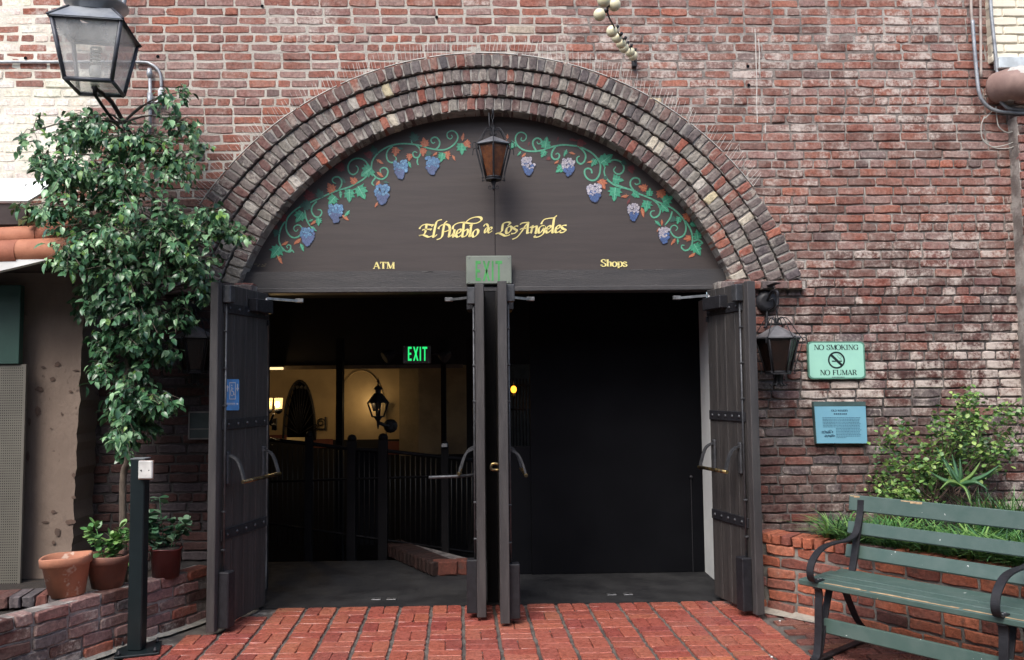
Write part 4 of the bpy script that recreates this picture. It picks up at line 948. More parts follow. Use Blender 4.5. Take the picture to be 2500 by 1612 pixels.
b.inputs['Base Color'].default_value = (.6, .6, .58, 1); b.inputs['Roughness'].default_value = .25; DUSTY = m
ht, hb = .208, .142; yaw = rad(9); Rz = Matrix.Rotation(yaw, 3, 'Z'); c0 = Vector((bx_, YB, 0))
def cn(i, h, z): sx, sy = ((-1, -1), (1, -1), (1, 1), (-1, 1))[i % 4]; return c0 + Rz @ Vector((sx * h, sy * h, 0)) + Vector((0, 0, z))
fr = MB()
for i in range(4):
    fr.tube([cn(i, ht, z_top), cn(i, hb, z_bot)], .015, 4)
    for h, z, r_ in ((ht, z_top, .014), (hb, z_bot, .016)): fr.tube([cn(i, h, z), cn(i + 1, h, z)], r_, 4)
fr.build('lamp_frame', BLM, lamp)
for i in range(4):
    MB().slab([cn(i, ht - .004, z_top - .01), cn(i + 1, ht - .004, z_top - .01), cn(i + 1, hb - .003, z_bot + .01), cn(i, hb - .003, z_bot + .01)], (0, 0, .0) if False else (Rz @ Vector(((0, .003, 0), (-.003, 0, 0), (0, -.003, 0), (.003, 0, 0))[i]))).build('pane', DUSTY, lamp)
MB().slab([cn(i, hb - .02, z_bot) for i in range(4)], (0, 0, .003)).build('bottom_pane', DUSTY, lamp)
rf = MB()
for h0, z0, h1, z1 in ((ht + .02, z_top, .13, z_top + .105),):
    vs = [cn(i, h0, z0) for i in range(4)] + [cn(i, h1, z1) for i in range(4)] ; rf.add(vs, [(i, (i + 1) % 4, 4 + (i + 1) % 4, 4 + i) for i in range(4)]); rf.add([v + Vector((0, 0, -.008)) for v in vs], [((i + 1) % 4, i, 4 + i, 4 + (i + 1) % 4) for i in range(4)])
rf.build('roof', BLR, lamp)
for i in range(4): MB().tube([cn(i, ht + .02, z_top), cn(i, .13, z_top + .105)], .009, 4).build('roof_rib', BLM, lamp)
cp = MB(); ctop = c0 + Vector((0, 0, z_top + .10)); cp.lathe(ctop, [(.145, 0), (.15, .05), (.195, .065), (.2, .075), (.09, .17), (.03, .22), (.004, .26)], 20); cp.build('chimney_cap', BLR, lamp)
bu = MB(); cb = c0 + Vector((0, 0, z_bot + .06)); bu.lathe(cb, [(.028, -.05), (.028, .01), (.038, .02), (.038, .07), (.03, .08)], 14)
bu.tube([cb + Vector((.03 * math.cos(q * .7), .03 * math.sin(q * .7), .08 + q * .0028)) for q in range(48)], .0075, 6)
bu.build('spiral_bulb', M('bulb_glass', (.72, .70, .6), rough=.25), lamp)
am = MB(); bot = c0 + Vector((0, 0, z_bot)); wl = P(333, 350, -.03)
am.tube([bot + Vector((0, 0, .02)), bot + Vector((0, 0, -.05))], .014, 8)
am.tube(smooth_path([bot + Vector((-.01, 0, -.0)), bot.lerp(wl, .35) + Vector((.0, 0, .05)), bot.lerp(wl, .7) + Vector((0, 0, .02)), wl + Vector((0, -.02, .0))], 6), .016, 8)
am.tube(smooth_path([bot + Vector((0, 0, -.05)), bot.lerp(wl, .3) + Vector((0, 0, -.06)), bot.lerp(wl, .75) + Vector((0, 0, -.05)), wl + Vector((0, -.01, -.06))], 6), .011, 8)
am.bx(wl + Vector((-.035, -.02, -.10)), wl + Vector((.035, .03, .05)), .004); am.build('bracket_arm', IRON, lamp)

# conduits at the upper left
cd = thing('conduit', 'thin grey conduit along the painted bricks bending down to a white fitting at upper left', 'conduit', P(395, 230, -.03))
MB().tube(smooth_path([P(-60, 152, -.02), P(120, 152, -.02), P(330, 152, -.02), P(368, 157, -.02), P(390, 178, -.02), P(394, 215, -.02)], 6), .011, 8).build('pipe', ZINC, cd)
f_ = MB(); f_.tube([P(394, 215, -.03), P(393, 222, -.03), P(392, 250, -.03)], [.012, .022, .02], 8); f_.tube([P(392, 247, -.03), P(372, 256, -.02)], .014, 8); f_.build('fitting', M('fitting_white', (.66, .68, .7), rough=.5), cd)
cd = thing('conduit', 'short upright grey pipe with rounded cap behind the top of the tree', 'conduit', P(366, 340, -.03))
q_ = MB(); q_.tube([P(366, 345, -.03), P(367, 262, -.03), P(366, 185, -.03)], .013, 8); q_.tube([P(366, 268, -.03), P(366, 228, -.03)], .021, 8); q_.tube([P(366, 192, -.03), P(365, 180, -.035), P(365, 168, -.035)], [.014, .022, .016], 8); q_.build('pipe', ZINC, cd)
pg = thing('pipe_stub', 'pale grey pipe stub beside the roof of the big lantern', 'pipe', P(298, 20, -.1)); MB().tube(smooth_path([P(304, -30, -.1), P(303, 5, -.1), P(296, 22, -.1), P(297, 32, -.1)], 4), [.018] * 12 + [.012], 8).build('pipe', ZINC, pg)

# string of globe lights
gl = thing('string_lights', 'string of cream globe lights drooping from a black socket above the arch', 'string lights', P(1548, 150, -.03))
GLOBE = M('globe_cream', (.78, .73, .50), (.70, .64, .42), 20, rough=.25, spec=.6)
bulbs = [(1474, 2, -1.85), (1500, 12, -1.7), (1464, 36, -1.62), (1494, 77, -1.2), (1506, 92, -.95), (1516, 106, -.75), (1523, 117, -.6), (1538, 127, -.42), (1545, 136, -.25)]
cord = [P(1472, -60, -2.4), P(1488, -5, -1.85), P(1483, 30, -1.6), P(1496, 60, -1.3), P(1508, 78, -1.1), P(1519, 93, -.85), P(1530, 108, -.6), P(1544, 125, -.35), P(1550, 145, -.08), P(1549, 166, -.02)]
MB().tube(smooth_path(cord, 6), .0055, 6).build('cord', IRON, gl)
for px, py, Y in bulbs:
    c = P(px, py, Y); bb = MB().ball(c, .036, 14, 10).build('bulb', GLOBE, gl)
    near = min(smooth_path(cord, 6), key=lambda p: (p - c).length); dirv = (near - c).normalized()
    MB().tube([c + dirv * .03, c + dirv * .055], [.012, .010], 8).build('bulb_socket', IRON, gl)
sk = MB(); c = P(1548, 152, -.02); sk.bx(c + Vector((-.018, -.03, -.045)), c + Vector((.018, .02, .045)), .006); sk.build('junction', IRON, gl)

# ------------------------------------------------------------------ upper right corner: neighbour's wall, pipes, flue
nb_ = thing('cream_brick_wall', 'cream painted brick wall corner at the top right edge', 'wall', P(2460, 60, -.05))
a = P(2424, 150, -.06); MB().bx((a.x, -.05, a.z), (a.x + 1.6, .058, 6.2)).build('wall_core', M('cream_joint', (.6, .55, .44), rough=.9), nb_)
rc = random.Random(2); CRM = [brick_mesh('cream_brick', brick_geo(.205, .06, CP - .009, rc, jit=.0015), M('cream_paint', (.74, .68, .55), (.68, .62, .5), 6, rough=.7, bmp=.3, bscale=60)) for _ in range(4)]
for r_ in range(12):
    for i in range(7): inst('brick', CRM[rc.randrange(4)], nb_, (a.x + .10 + i * .212 + (.0 if r_ % 2 else -.0) + (.1 if r_ % 2 else 0), -.03 - abs(rc.gauss(0, .002)), a.z + .036 + r_ * CP), None, (1, 1, 1))
    if r_ % 2: inst('brick', CRM[0], nb_, (a.x + .045, -.03, a.z + .036 + r_ * CP), None, (.42, 1, 1))
fl = thing('flashing', 'pale metal flashing under the cream wall at the right edge', 'flashing', P(2470, 155, -.08)); b0 = P(2436, 168, -.1); b1 = P(2436, 141, -.1)
MB().bx((b0.x, -.12, b0.z), (b0.x + 1.2, -.052, b1.z), .004).build('sheet', M('flashing_metal', (.58, .63, .64), rough=.5, metal=.2), fl)
fu = thing('flue_pipe', 'fat reddish flue pipe with torn pale wrapping at the right edge', 'pipe', P(2490, 215, -.2))
c = P(2500, 212, -.16); MB().tube(smooth_path([c + Vector((-.13, .11, .03)), c + Vector((-.09, .0, .02)), c + Vector((.05, -.04, 0)), c + Vector((.9, -.06, -.03))], 5), .118, 18).build('pipe', M('flue_red', (.30, .20, .17), (.22, .14, .12), 7, rough=.7), fu)
MB().tube(smooth_path([c + Vector((-.1, .03, .03)), c + Vector((-.05, -.02, .02)), c + Vector((.0, -.03, .04))], 4), [.1] + [.124] * 7 + [.11], 18).build('wrapping', M('flue_wrap', (.5, .5, .47), (.4, .38, .35), 9, rough=.8, bmp=.4), fu)
for lab, pts, r_ in (('grey conduit dropping down the right wall and sweeping out at the frame edge, left one', [(2374, 50), (2379, 120), (2384, 175), (2390, 225), (2403, 252), (2430, 270), (2480, 276), (2560, 278)], .014),
                     ('grey conduit along the cream wall edge curving out under the flue pipe', [(2416, -40), (2420, 30), (2428, 110), (2435, 180), (2438, 235), (2452, 257), (2475, 267), (2560, 270)], .013),
                     ('thin pale pipe standing between the two curved conduits', [(2393, -40), (2394, 60), (2395, 190)], .010),
                     ('thin brown pipe ending high on the right wall, left of the conduits', [(2370, -40), (2371, 20), (2373, 52)], .010)):
    t = thing('conduit', lab, 'conduit', P(*pts[-1], -.05)); MB().tube(smooth_path([P(x, y, -.05 - (.03 if r_ > .012 else 0)) for x, y in pts], 6), r_, 8).build('pipe', ZINC if r_ != .010 else M('pipe_tan', (.42, .36, .32), rough=.6), t)
CAB = M('cable', (.42, .40, .36), rough=.7)
cb_ = thing('cable_loop', 'loose pale cables hanging in loops below the conduits at right', 'cable', P(2440, 320, -.04))
for pts in ([(2432, 260), (2434, 290), (2440, 312), (2462, 324), (2490, 310), (2504, 280)], [(2404, 285), (2396, 305), (2396, 330), (2404, 348), (2430, 362), (2465, 362), (2482, 352)], [(2400, 340), (2420, 358), (2450, 356), (2480, 345)], [(2432, 262), (2410, 284), (2403, 290)]):
    MB().tube(smooth_path([P(x, y, -.05) for x, y in pts], 6), .0045, 5).build('cable', CAB, cb_)
# brick pilaster of the neighbouring building at the far right edge
pi_ = thing('brick_pilaster', 'red brick pier of the next building at the far right edge', 'brick pier', P(2490, 620, -.1)); a = P(2480, 285, -.1)
MB().bx((a.x, -.11, 1.4), (a.x + 1.2, .058, a.z)).build('pier_core', MORTAR_D, pi_)
r_ = 0; z = a.z - .035
while z > 1.45:
    for i in range(4):
        x = a.x + .11 + i * .214 - (.0 if r_ % 2 else .1)
        if x < a.x + .05: x = a.x + .049; l = .47
        else: l = 1
        inst('brick', STR_M[rngw.randrange(14)], pi_, (x, -.075, z), None, (l, 1, 1), (*pick(rngw, [(4, RED), (2, MAUVE), (1, ORANGE), (1.5, BROWN)]), .3))
    z -= CP; r_ += 1
# ------------------------------------------------------------------ left building: pier, screen, tiles, awning
STUC = M('old_stucco', (.235, .178, .14), (.175, .13, .102), 1.8, rough=.9, bmp=.6, bscale=26, c3=(.085, .058, .045), s3=9, t3=.655, stretch=(1, 1, .6))
px_l, px_r = P(57, 900, -.28).x, P(203, 900, -.28).x
pr = thing('stucco_pier', 'peeling tan stucco pier with brown stains at the left edge of the brick wall', 'pier', ((px_l + px_r) / 2, -.2, .3))
nz = 40; nx = 10; vs = []; rs = random.Random(6); zt_ = P(100, 672, -.28).z
edge = [0.012 * noise.noise(Vector((0, 0, i * .9))) + rs.gauss(0, .004) for i in range(nz + 1)]
b = MB()
for j in range(nz + 1):
    z = .05 + (zt_ - .05) * j / nz
    for i in range(nx + 1):
        x = px_l - .25 + (px_r + edge[j] - .01 * (1 - j / nz) * 6 - px_l + .25) * i / nx
        vs.append((x, -.28 + .006 * noise.noise(Vector((x * 6, 3, z * 5))) , z))
fs = [(j * (nx + 1) + i, j * (nx + 1) + i + 1, (j + 1) * (nx + 1) + i + 1, (j + 1) * (nx + 1) + i) for j in range(nz) for i in range(nx)]
b.add(vs, fs)
side = [vs[j * (nx + 1) + nx] for j in range(nz + 1)]; b.add(side + [(p[0], .0, p[2]) for p in side], [(j, nz + 1 + j, nz + 2 + j, j + 1) for j in range(nz)])
b.build('pier_render', STUC, pr)
CHP = M('exposed_brick', (.12, .075, .055), (.075, .05, .04), 20, rough=.9)
for px, py, w, h in ((140, 890, 9, 8), (127, 926, 8, 6), (95, 950, 12, 8), (172, 956, 5, 4), (92, 1005, 8, 14), (68, 1115, 6, 14), (180, 1160, 5, 6), (130, 1250, 8, 5), (170, 1275, 16, 8), (140, 1300, 9, 12), (72, 1030, 5, 10), (124, 1046, 3, 2), (105, 897, 7, 4), (180, 1215, 7, 5), (130, 1325, 4, 6), (186, 905, 9, 2), (150, 1010, 3, 4), (110, 1275, 10, 3)):
    pts = [P(px + w * math.cos(a) * rs.uniform(.6, 1.1), py + h * math.sin(a) * rs.uniform(.6, 1.1), -.2885) for a in [i * math.pi / 5 for i in range(10)]]
    MB().poly(list(reversed(pts))).build('bare_patch', CHP, pr)
cap = MB(); a = P(30, 690, -.30); b2 = P(205, 672, -.30); cap.bx((a.x - .3, -.30, a.z), (b2.x, .0, b2.z + .02)); a = P(36, 770, -.3); cap.bx((a.x - .05, -.31, a.z - .04), (P(64, 760, -.3).x, -.285, a.z)); cap.build('pier_capital', STUC, pr)
# perforated metal screen and green board in front of it
YS = -.42
scn = thing('perforated_screen', 'dim beige perforated metal screen at the far left, below the green board', 'screen', P(20, 1300, YS))
x1 = P(58, 1100, YS).x; z1 = P(30, 890, YS).z; x0 = x1 - 1.2
MB().bx((x0, YS, .02), (x1, YS + .02, z1), .002).build('screen_sheet', M('screen_beige', (.13, .12, .098), (.11, .102, .084), 3, rough=.6), scn)
hl = MB(); z = .3
while z < z1 - .02:
    x = x1 - .02
    while x > x1 - .32:
        hl.add([(x, YS - .0012, z), (x - .006, YS - .0012, z), (x - .006, YS - .0012, z + .006), (x, YS - .0012, z + .006)], [(0, 1, 2, 3)]); x -= .014
    z += .017
hl.build('perforations', BLACKP, scn, 'stuff')
gb = thing('green_board', 'dark green painted board under the tiled eave at the far left', 'board', P(20, 890, YS)); xg = P(52, 800, YS).x
MB().bx((xg - 1.2, YS - .02, z1 + .003), (xg, YS + .03, P(30, 697, YS).z), .003).build('board', M('board_green', (.018, .06, .045), (.014, .048, .037), 4, rough=.55), gb)
# clay barrel tiles on the rake, white fascia
TILE = [M('clay_tile', (.42, .17, .095), (.33, .12, .065), 6, rough=.75, bmp=.2, bscale=60), M('clay_tile_dark', (.35, .125, .07), (.27, .09, .05), 7, rough=.75, bmp=.2, bscale=60)]
rf = thing('tiled_eave', 'short eave of big orange clay barrel tiles over a white fascia at left', 'tiled eave', P(60, 650, -.75))
def tile(p0, p1, r, mi):
    p0 = Vector(p0); p1 = Vector(p1); ax = (p1 - p0).normalized(); up = Vector((0, -.45, 1)); up = (up - ax * up.dot(ax)).normalized(); sd = ax.cross(up); vs = []
    for e, (p, k) in enumerate(((p0, .93), (p1, 1.0))):
        for i in range(15):
            a = rad(-20) + rad(220) * i / 14
            vs.append(p + (sd * math.cos(a) + up * math.sin(a)) * r * k)
    n = len(vs); inner = [v + (p0 - v).normalized() * 0 - (v - (p0 if i < 15 else p1)).normalized() * .014 for i, v in enumerate(vs)]
    mb = MB(); mb.add(vs, [(i, i + 1, 16 + i, 15 + i) for i in range(14)], True); mb.add(inner, [(i + 1, i, 15 + i, 16 + i) for i in range(14)], True)
    mb.add([vs[15 + i] for i in range(15)] + [inner[15 + i] for i in range(15)], [(i, i + 1, 16 + i, 15 + i) for i in range(14)])
    mb.build('roof_tile', TILE[mi], rf)
YT = -.78; d_ = Vector((1, 0, .045))
for row, (py, off, r_, Yt) in enumerate(((618, 0, .088, YT), (578, .07, .075, YT + .16), (556, .0, .07, YT + .32))):
    for k in range(5):
        e = P(52 + (row % 2) * 46 + (60 if row == 2 else 0), py - 2, Yt) - d_ * (.36 * (k - 1)); tile(e - d_ * .42, e - Vector((0, 0, 0)) + Vector((0, 0, -.006)), r_, (k + row) % 2)
fa = MB(); a = P(-60, 676, YT - .06); c = P(112, 635, YT - .06); fa.slab([a, c, c + Vector((0, 0, .085)), a + Vector((0, 0, .10))], (0, .05, 0)); fa.build('fascia', WHITEP, rf)
un = MB(); a = P(-60, 640, YT + .0); c = P(135, 640, YT); un.bx((a.x - .8, YT - .04, a.z + .0), (c.x - .05, -.0, a.z + .03)); un.build('soffit', M('soffit', (.07, .05, .045), rough=.8), rf)
# white awning with its dark underside above the tiles
aw = thing('awning', 'bright white canvas awning with dark valance shadow gap above the clay tiles', 'awning', P(60, 490, -.6))
AWM = M('awning_canvas', (.80, .82, .82), (.76, .79, .80), 3, rough=.7); a = P(-40, 491, -.62); c = P(160, 436, -.14)
vs = [(-4.4, -.62, a.z), (c.x, -.62, a.z), (c.x, -.14, c.z), (-4.4, -.14, c.z)]
MB().slab(vs, (0, .012, -.012)).build('canvas', AWM, aw)
MB().bx((-4.4, -.60, P(20, 548, -.60).z), (c.x - .02, -.57, a.z - .014)).build('fascia_board', M('awning_board', (.045, .032, .03), rough=.8), aw)
MB().bx((-4.4, -.56, P(20, 575, -.5).z), (c.x - .02, -.02, P(20, 550, -.5).z)).build('gutter', M('gutter_grey', (.10, .10, .10), (.07, .07, .07), 6, rough=.7), aw)

# ------------------------------------------------------------------ laid brick walls along a line
def along(pts):
    pts = [Vector((p[0], p[1], 0)) for p in pts]; L = [0]
    for a, b in zip(pts, pts[1:]): L.append(L[-1] + (b - a).length)
    def at(s):
        for i in range(len(L) - 1):
            if s <= L[i + 1] or i == len(L) - 2:
                t = (s - L[i]) / (L[i + 1] - L[i]); return pts[i].lerp(pts[i + 1], t), (pts[i + 1] - pts[i]).normalized()
    return at, L[-1]
def laid_wall(parent, line, z0, courses, ch, meshes, hmeshes, colours, rng, normal_sign, cap=None, eff=(.1, .5), backD=.1, mortar=None, jit=.004, half=.5):
    at, LL = along(line); mb = MB(); n = int(LL / .06); vs = []; zt = z0 + courses * ch
    for i in range(n + 1):
        p, d = at(LL * i / n); nn = Vector((d.y, -d.x, 0)) * normal_sign
        for off, z in ((-.010, z0 - .05), (-.010, zt - .006), (-backD - .02, zt - .006), (-backD - .02, z0 - .05)):
            vs.append(p + nn * (off + .003 * noise.noise(Vector((p.x * 12, p.y * 12, z * 9)))) + Vector((0, 0, z)))
    mb.add(vs, [(i * 4 + q, i * 4 + 4 + q, i * 4 + 4 + (q + 1) % 4, i * 4 + (q + 1) % 4) for i in range(n) for q in range(4)])
    mb.build('mortar_core', mortar or MORTAR_D, parent)
    for c in range(courses):
        s = (.11 if c % 2 else 0.0) * half * 2 + rng.uniform(-.01, .01)
        while s < LL - .03:
            hd = rng.random() < .14; l = .098 if hd else .205
            if s + l > LL: l = LL - s; hd = True
            if l < .05: break
            p, d = at(max(0, s + l / 2)); nn = Vector((d.y, -d.x, 0)) * normal_sign
            q = p - nn * (backD / 2 - abs(rng.gauss(0, jit))) + Vector((0, 0, z0 + (c + .5) * ch + rng.gauss(0, .002)))
            rt = Matrix(((-nn).cross(Vector((0, 0, 1))), -nn, Vector((0, 0, 1)))).transposed()
            rt = rt @ Matrix.Rotation(rng.gauss(0, .012), 3, 'Z') @ Matrix.Rotation(rng.gauss(0, .012), 3, 'Y')
            inst('brick', rng.choice(hmeshes if hd else meshes), parent, q, rt, (l / (.098 if hd else .205) * .99, 1, 1), (*pick(rng, colours), rng.uniform(*eff)))
            s += l + .011
    if cap:
        s = .0
        while s < LL - .04:
            p, d = at(s + .033); nn = Vector((d.y, -d.x, 0)) * normal_sign
            rt = Matrix(((-nn).cross(Vector((0, 0, 1))), -nn, Vector((0, 0, 1)))).transposed()
            rt = rt @ Matrix.Rotation(rng.gauss(0, .015), 3, 'Z')
            inst('cap_brick', rng.choice(cap), parent, p - nn * (.10 - .008 + rng.gauss(0, .003)) + Vector((0, 0, zt + .034 + rng.gauss(0, .0015))), rt, None, (*pick(rng, colours), rng.uniform(*eff)))
            s += .0755
rl = random.Random(21)
PST = [brick_mesh('stretcher', brick_geo(.205, .1, .064, rl, bev=.006, jit=.0026), PLT_O) for _ in range(10)]
PHD = [brick_mesh('header', brick_geo(.098, .1, .064, rl, bev=.006, jit=.0026), PLT_O) for _ in range(6)]
CAPM = [brick_mesh('rowlock', brick_geo(.063, .2, .068, rl, bev=.006, jit=.0025), PLT_O) for _ in range(8)]
lp = thing('brick_planter', 'low curved planter wall of old mixed bricks at left, carrying the flower pots', 'planter', (-2.1, -.95, 0))
LLINE = [tuple(G(*p).xy) for p in ((508, 1512), (470, 1527), (415, 1545), (350, 1566), (250, 1599), (110, 1648))] + [(-3.2, -2.5)]
laid_wall(lp, LLINE, .0, 5, .0735, PST, PHD, [(3.5, MAUVE), (3, BROWN), (1.2, BLUEG), (.6, RED), (.25, ORANGE)], rl, -1, eff=(.1, .7), mortar=MORTAR_D, jit=.006)
soil = M('dark_soil', (.03, .022, .017), (.018, .014, .011), 20, rough=.95, bmp=1.0, bscale=40)
MB().slab([(-1.85, -.05, .30)] + [(p[0] - .07, p[1] + .055, .30) for p in LLINE] + [(-4.3, -2.5, .30), (-4.3, -.05, .30)], (0, 0, -.1)).build('soil', soil, lp)
# inner course of dark old bricks standing behind the left part of the wall
for k in range(9):
    p = Vector((-2.62 - k * .07, -1.12 - .0 * k, .35)); inst('inner_brick', CAPM[k % 8], lp, p + Vector((0, .12 - k * .012, 0)), Matrix.Rotation(rad(8) + rl.gauss(0, .04), 3, 'Z'), None, (*rl.choice(BLUEG + BROWN), .2))
rp_ = thing('brick_planter', 'orange brick planter wall with rowlock coping behind the green bench', 'planter', (2.4, -.8, 0))
RLINE = [(1.86, -.20), (1.99, -.36), (2.14, -.50), (2.29, -.67), (2.47, -.92), (2.62, -1.15), (3.0, -1.66), (3.45, -2.3)]
PCOL = [(6, [(.35, .105, .056), (.31, .09, .05), (.38, .12, .064)]), (2, RED), (.4, MAUVE), (.6, BROWN)]
laid_wall(rp_, RLINE, .0, 6, .0775, PST, PHD, PCOL, rl, 1, cap=CAPM, eff=(.0, .35), mortar=M('planter_mortar', (.24, .225, .2), (.13, .12, .11), 8, rough=.95, bmp=.8, bscale=60), jit=.003)
MB().slab([(1.87, -.05, .50), (1.9, -.2, .50), (2.2, -.42, .50), (2.6, -.9, .50), (3.1, -1.6, .50), (3.5, -2.2, .50), (4.5, -2.2, .50), (4.5, -.05, .50)], (0, 0, -.1)).build('soil', soil, rp_)
ft = MB(); at, LL = along([(p[0] - .03, p[1] - .02) for p in RLINE]); n = 40; vs = []
for i in range(n + 1):
    p, d = at(LL * i / n); nn = Vector((-d.y, d.x, 0)) * -1; w = .045 + .02 * noise.noise(Vector((i * .7, 2, 0)))
    vs += [p + Vector((.06, .05, .035)), p + nn * 0 + Vector((-w * .8, -w * .6, .003))]
ft.add(vs, [(2 * i, 2 * i + 1, 2 * i + 3, 2 * i + 2) for i in range(n)]); ft.build('mortar_fillet', M('fillet', (.34, .31, .26), (.2, .18, .16), 14, rough=.9, bmp=.6), rp_)
ft = MB(); at, LL = along(LLINE); vs = []
for i in range(n + 1):
    p, d = at(LL * i / n); w = .04 + .025 * noise.noise(Vector((i * .8, 7, 0)))
    vs += [p + Vector((-.03, .0, .03)), p + Vector((w * .9, -w * .6, .003))]
ft.add(vs, [(2 * i + 1, 2 * i, 2 * i + 2, 2 * i + 3) for i in range(n)]); ft.build('mortar_fillet', M('fillet_left', (.33, .31, .27), (.2, .19, .17), 14, rough=.9, bmp=.6), lp)

# ------------------------------------------------------------------ post with the door switch
pb = G(334, 1590); PX, PYY = pb.x, pb.y
ps = thing('switch_post', 'dark green steel post with a white switch plate, bolted to the paving at left', 'post', (PX, PYY, 0))
PGR = M('post_green', (.006, .011, .013), (.008, .014, .016), 8, rough=.4, spec=.35)
zt_ = 1.6 - (1117 - 949) * (PYY + 6.19) / F; hw = .043
MB().bx((PX - hw, PYY - hw, .014), (PX + hw, PYY + hw, zt_), .006).build('post_tube', PGR, ps)
MB().bx((PX - hw - .002, PYY - hw - .002, zt_), (PX + hw + .002, PYY + hw + .002, zt_ + .006)).build('post_cap', M('cap_grey', (.2, .22, .23), rough=.5), ps)
MB().box((PX + .01, PYY, .007), (.25, .25, .014), Matrix.Rotation(rad(18), 3, 'Z'), .003).build('base_plate', PGR, ps)
for sx, sy in ((-1, -1), (1, -1), (1, 1), (-1, 1)):
    c = Vector((PX + .01, PYY, .014)) + Matrix.Rotation(rad(18), 3, 'Z') @ Vector((sx * .1, sy * .1, 0)); MB().lathe(c, [(.012, 0), (.012, .014), (.007, .016), (.007, .028)], 6).build('anchor_bolt', IRON, ps)
c = Vector(((361 - 1200) / F * (PYY - hw + 6.19), PYY - hw, 1.6 - (1147 - 949) * (PYY - hw + 6.19) / F)); c.x = P(361, 1147, PYY - hw).x; c.z = P(361, 1147, PYY - hw).z
bxm = MB(); bxm.box(c + Vector((-.005, -.014, 0)), (.086, .03, .115), Matrix.Rotation(rad(-6), 3, 'Z'), .004); bxm.build('switch_box', M('switch_rim', (.45, .3, .22), rough=.5), ps)
MB().box(c + Vector((0, -.034, .003)), (.09, .014, .11), Matrix.Rotation(rad(-6), 3, 'Z'), .005).build('switch_plate', M('switch_white', (.62, .61, .58), rough=.35), ps)
sm = MB(); 
for sx in (-.024, .024): sm.lathe(c + Vector((sx, -.0415, 0)), [(.005, 0), (.004, .0025)], 8, axis=(0, -1, 0))
sm.build('plate_screw', IRON, ps)

# ------------------------------------------------------------------ flower pots
TERRA = M('terracotta', (.42, .175, .10), (.33, .14, .085), 7, rough=.8, bmp=.25, bscale=50, c3=(.5, .36, .28), s3=9, t3=.6)
TERRB = M('terracotta_damp', (.24, .105, .07), (.17, .08, .06), 8, rough=.75, bmp=.2, bscale=50)
PRED = M('glazed_red', (.11, .022, .02), (.08, .016, .015), 6, rough=.4)
def pot(label, c, rb, rt, h, rim, mat, tilt=(0, 0), soil_in=True):
    t = thing('flower_pot', label, 'flower pot', c)
    prof = [(rb, 0), (rb + (rt - rb) * .78, h - rim), (rt * 1.03, h - rim + .004), (rt * 1.05, h - .008), (rt * 1.02, h), (rt * .93, h - .004), (rt * .88, h - rim), (rb * .9, .02)]
    b = MB(); b.lathe((0, 0, 0), prof, 28); b.v = [tuple(Vector(c) + Matrix.Rotation(tilt[0], 3, 'Y') @ Matrix.Rotation(tilt[1], 3, 'X') @ (Vector(v) + Vector((0, 0, .004 * math.sin(3 * math.atan2(v[1], v[0])) * (v[2] / h))))) for v in b.v]
    b.build('pot_body', mat, t)
    if soil_in: MB().lathe(Vector(c) + Vector((0, 0, h - rim)), [(rt * .9, -.01), (rt * .85, .012), (.01, .018)], 20).build('potting_soil', soil, t)
    return t
zp = .365
p1 = G(164, 1452, zp); p2 = G(262, 1432, zp); p3 = G(402, 1406, zp); p4 = G(306, 1400, .31)
pot('empty terracotta pot with uneven rim, front left on the planter wall', (p1.x, p1.y + .0, zp), .098, .139, .235, .055, TERRA, (rad(-3), 0), False)
pot('damp terracotta pot holding a light green succulent, behind the empty pot', (p2.x, p2.y, zp), .09, .132, .20, .05, TERRB)
pot('dark red glazed pot with leafy plant behind the green post', (p3.x, p3.y + .02, zp - .01), .085, .10, .19, .012, PRED)
# ------------------------------------------------------------------ bench
def slat_mat(name, wear):
    m, nt, b = new_mat(name); v = pos(nt); n = ns(nt, v, 9, 4)
    c = mixc(nt, ramp(nt, n, .3, .7), (.056, .098, .084), (.078, .118, .104))
    sp = math_(nt, 'ADD', ns(nt, v, 26, 6, .75), math_(nt, 'MULTIPLY', ns(nt, v, 5, 3), .5))
    c = mixc(nt, ramp(nt, sp, wear, wear + .03), c, (.52, .40, .26))
    c = mixc(nt, ramp(nt, ns(nt, v, 42, 2, .5), .745, .76), c, (.62, .64, .62))
    nt.links.new(c, b.inputs['Base Color']); b.inputs['Roughness'].default_value = .42
    bump(nt, b, ns(nt, pos(nt, (3, 3, 3)), 30, 5), .15, .005); return m
SLG = slat_mat('slat_green', 1.02); SLW = slat_mat('slat_worn', .955)
BARE = M('bare_wood', (.52, .38, .22), (.36, .24, .13), 30, rough=.7)
bench = thing('park_bench', 'green slatted park bench with black curled iron arms, in front of the brick planter', 'bench', (2.2, -1.4, 0))
B0 = Vector((1.835, -1.30, 0)); be = Vector((.622, -.783, 0)).normalized(); bf = Vector((.783, .622, 0)).normalized()
def bp(e, f, z): return B0 + be * e + bf * f + Vector((0, 0, z))
def slat(e0, e1, f, z, w, th, tilt, mat, name='slat'):
    """slat with its width w tilted by 'tilt' from flat towards upright"""
    wd = bf * math.cos(tilt) + Vector((0, 0, 1)) * math.sin(tilt); nn = be.cross(wd)
    rot = Matrix((be, wd, nn)).transposed(); return MB().box(bp((e0 + e1) / 2, f, z), (e1 - e0, w, th), rot, .006).build(name, mat, bench)
EE = 2.3
slat(-.06, EE, .05, .428, .115, .035, 0, SLW, 'seat_slat'); slat(-.04, EE, .166, .43, .108, .032, 0, SLG, 'seat_slat'); slat(-.045, EE, .277, .43, .108, .032, 0, SLG, 'seat_slat'); slat(-.03, EE, .386, .428, .10, .032, rad(4), SLG, 'seat_slat')
slat(-.03, EE, .565, .835, .10, .034, rad(80), SLW, 'back_slat'); slat(-.03, EE, .535, .685, .078, .03, rad(76), SLG, 'back_slat'); slat(-.03, EE, .50, .545, .082, .03, rad(72), SLG, 'back_slat')
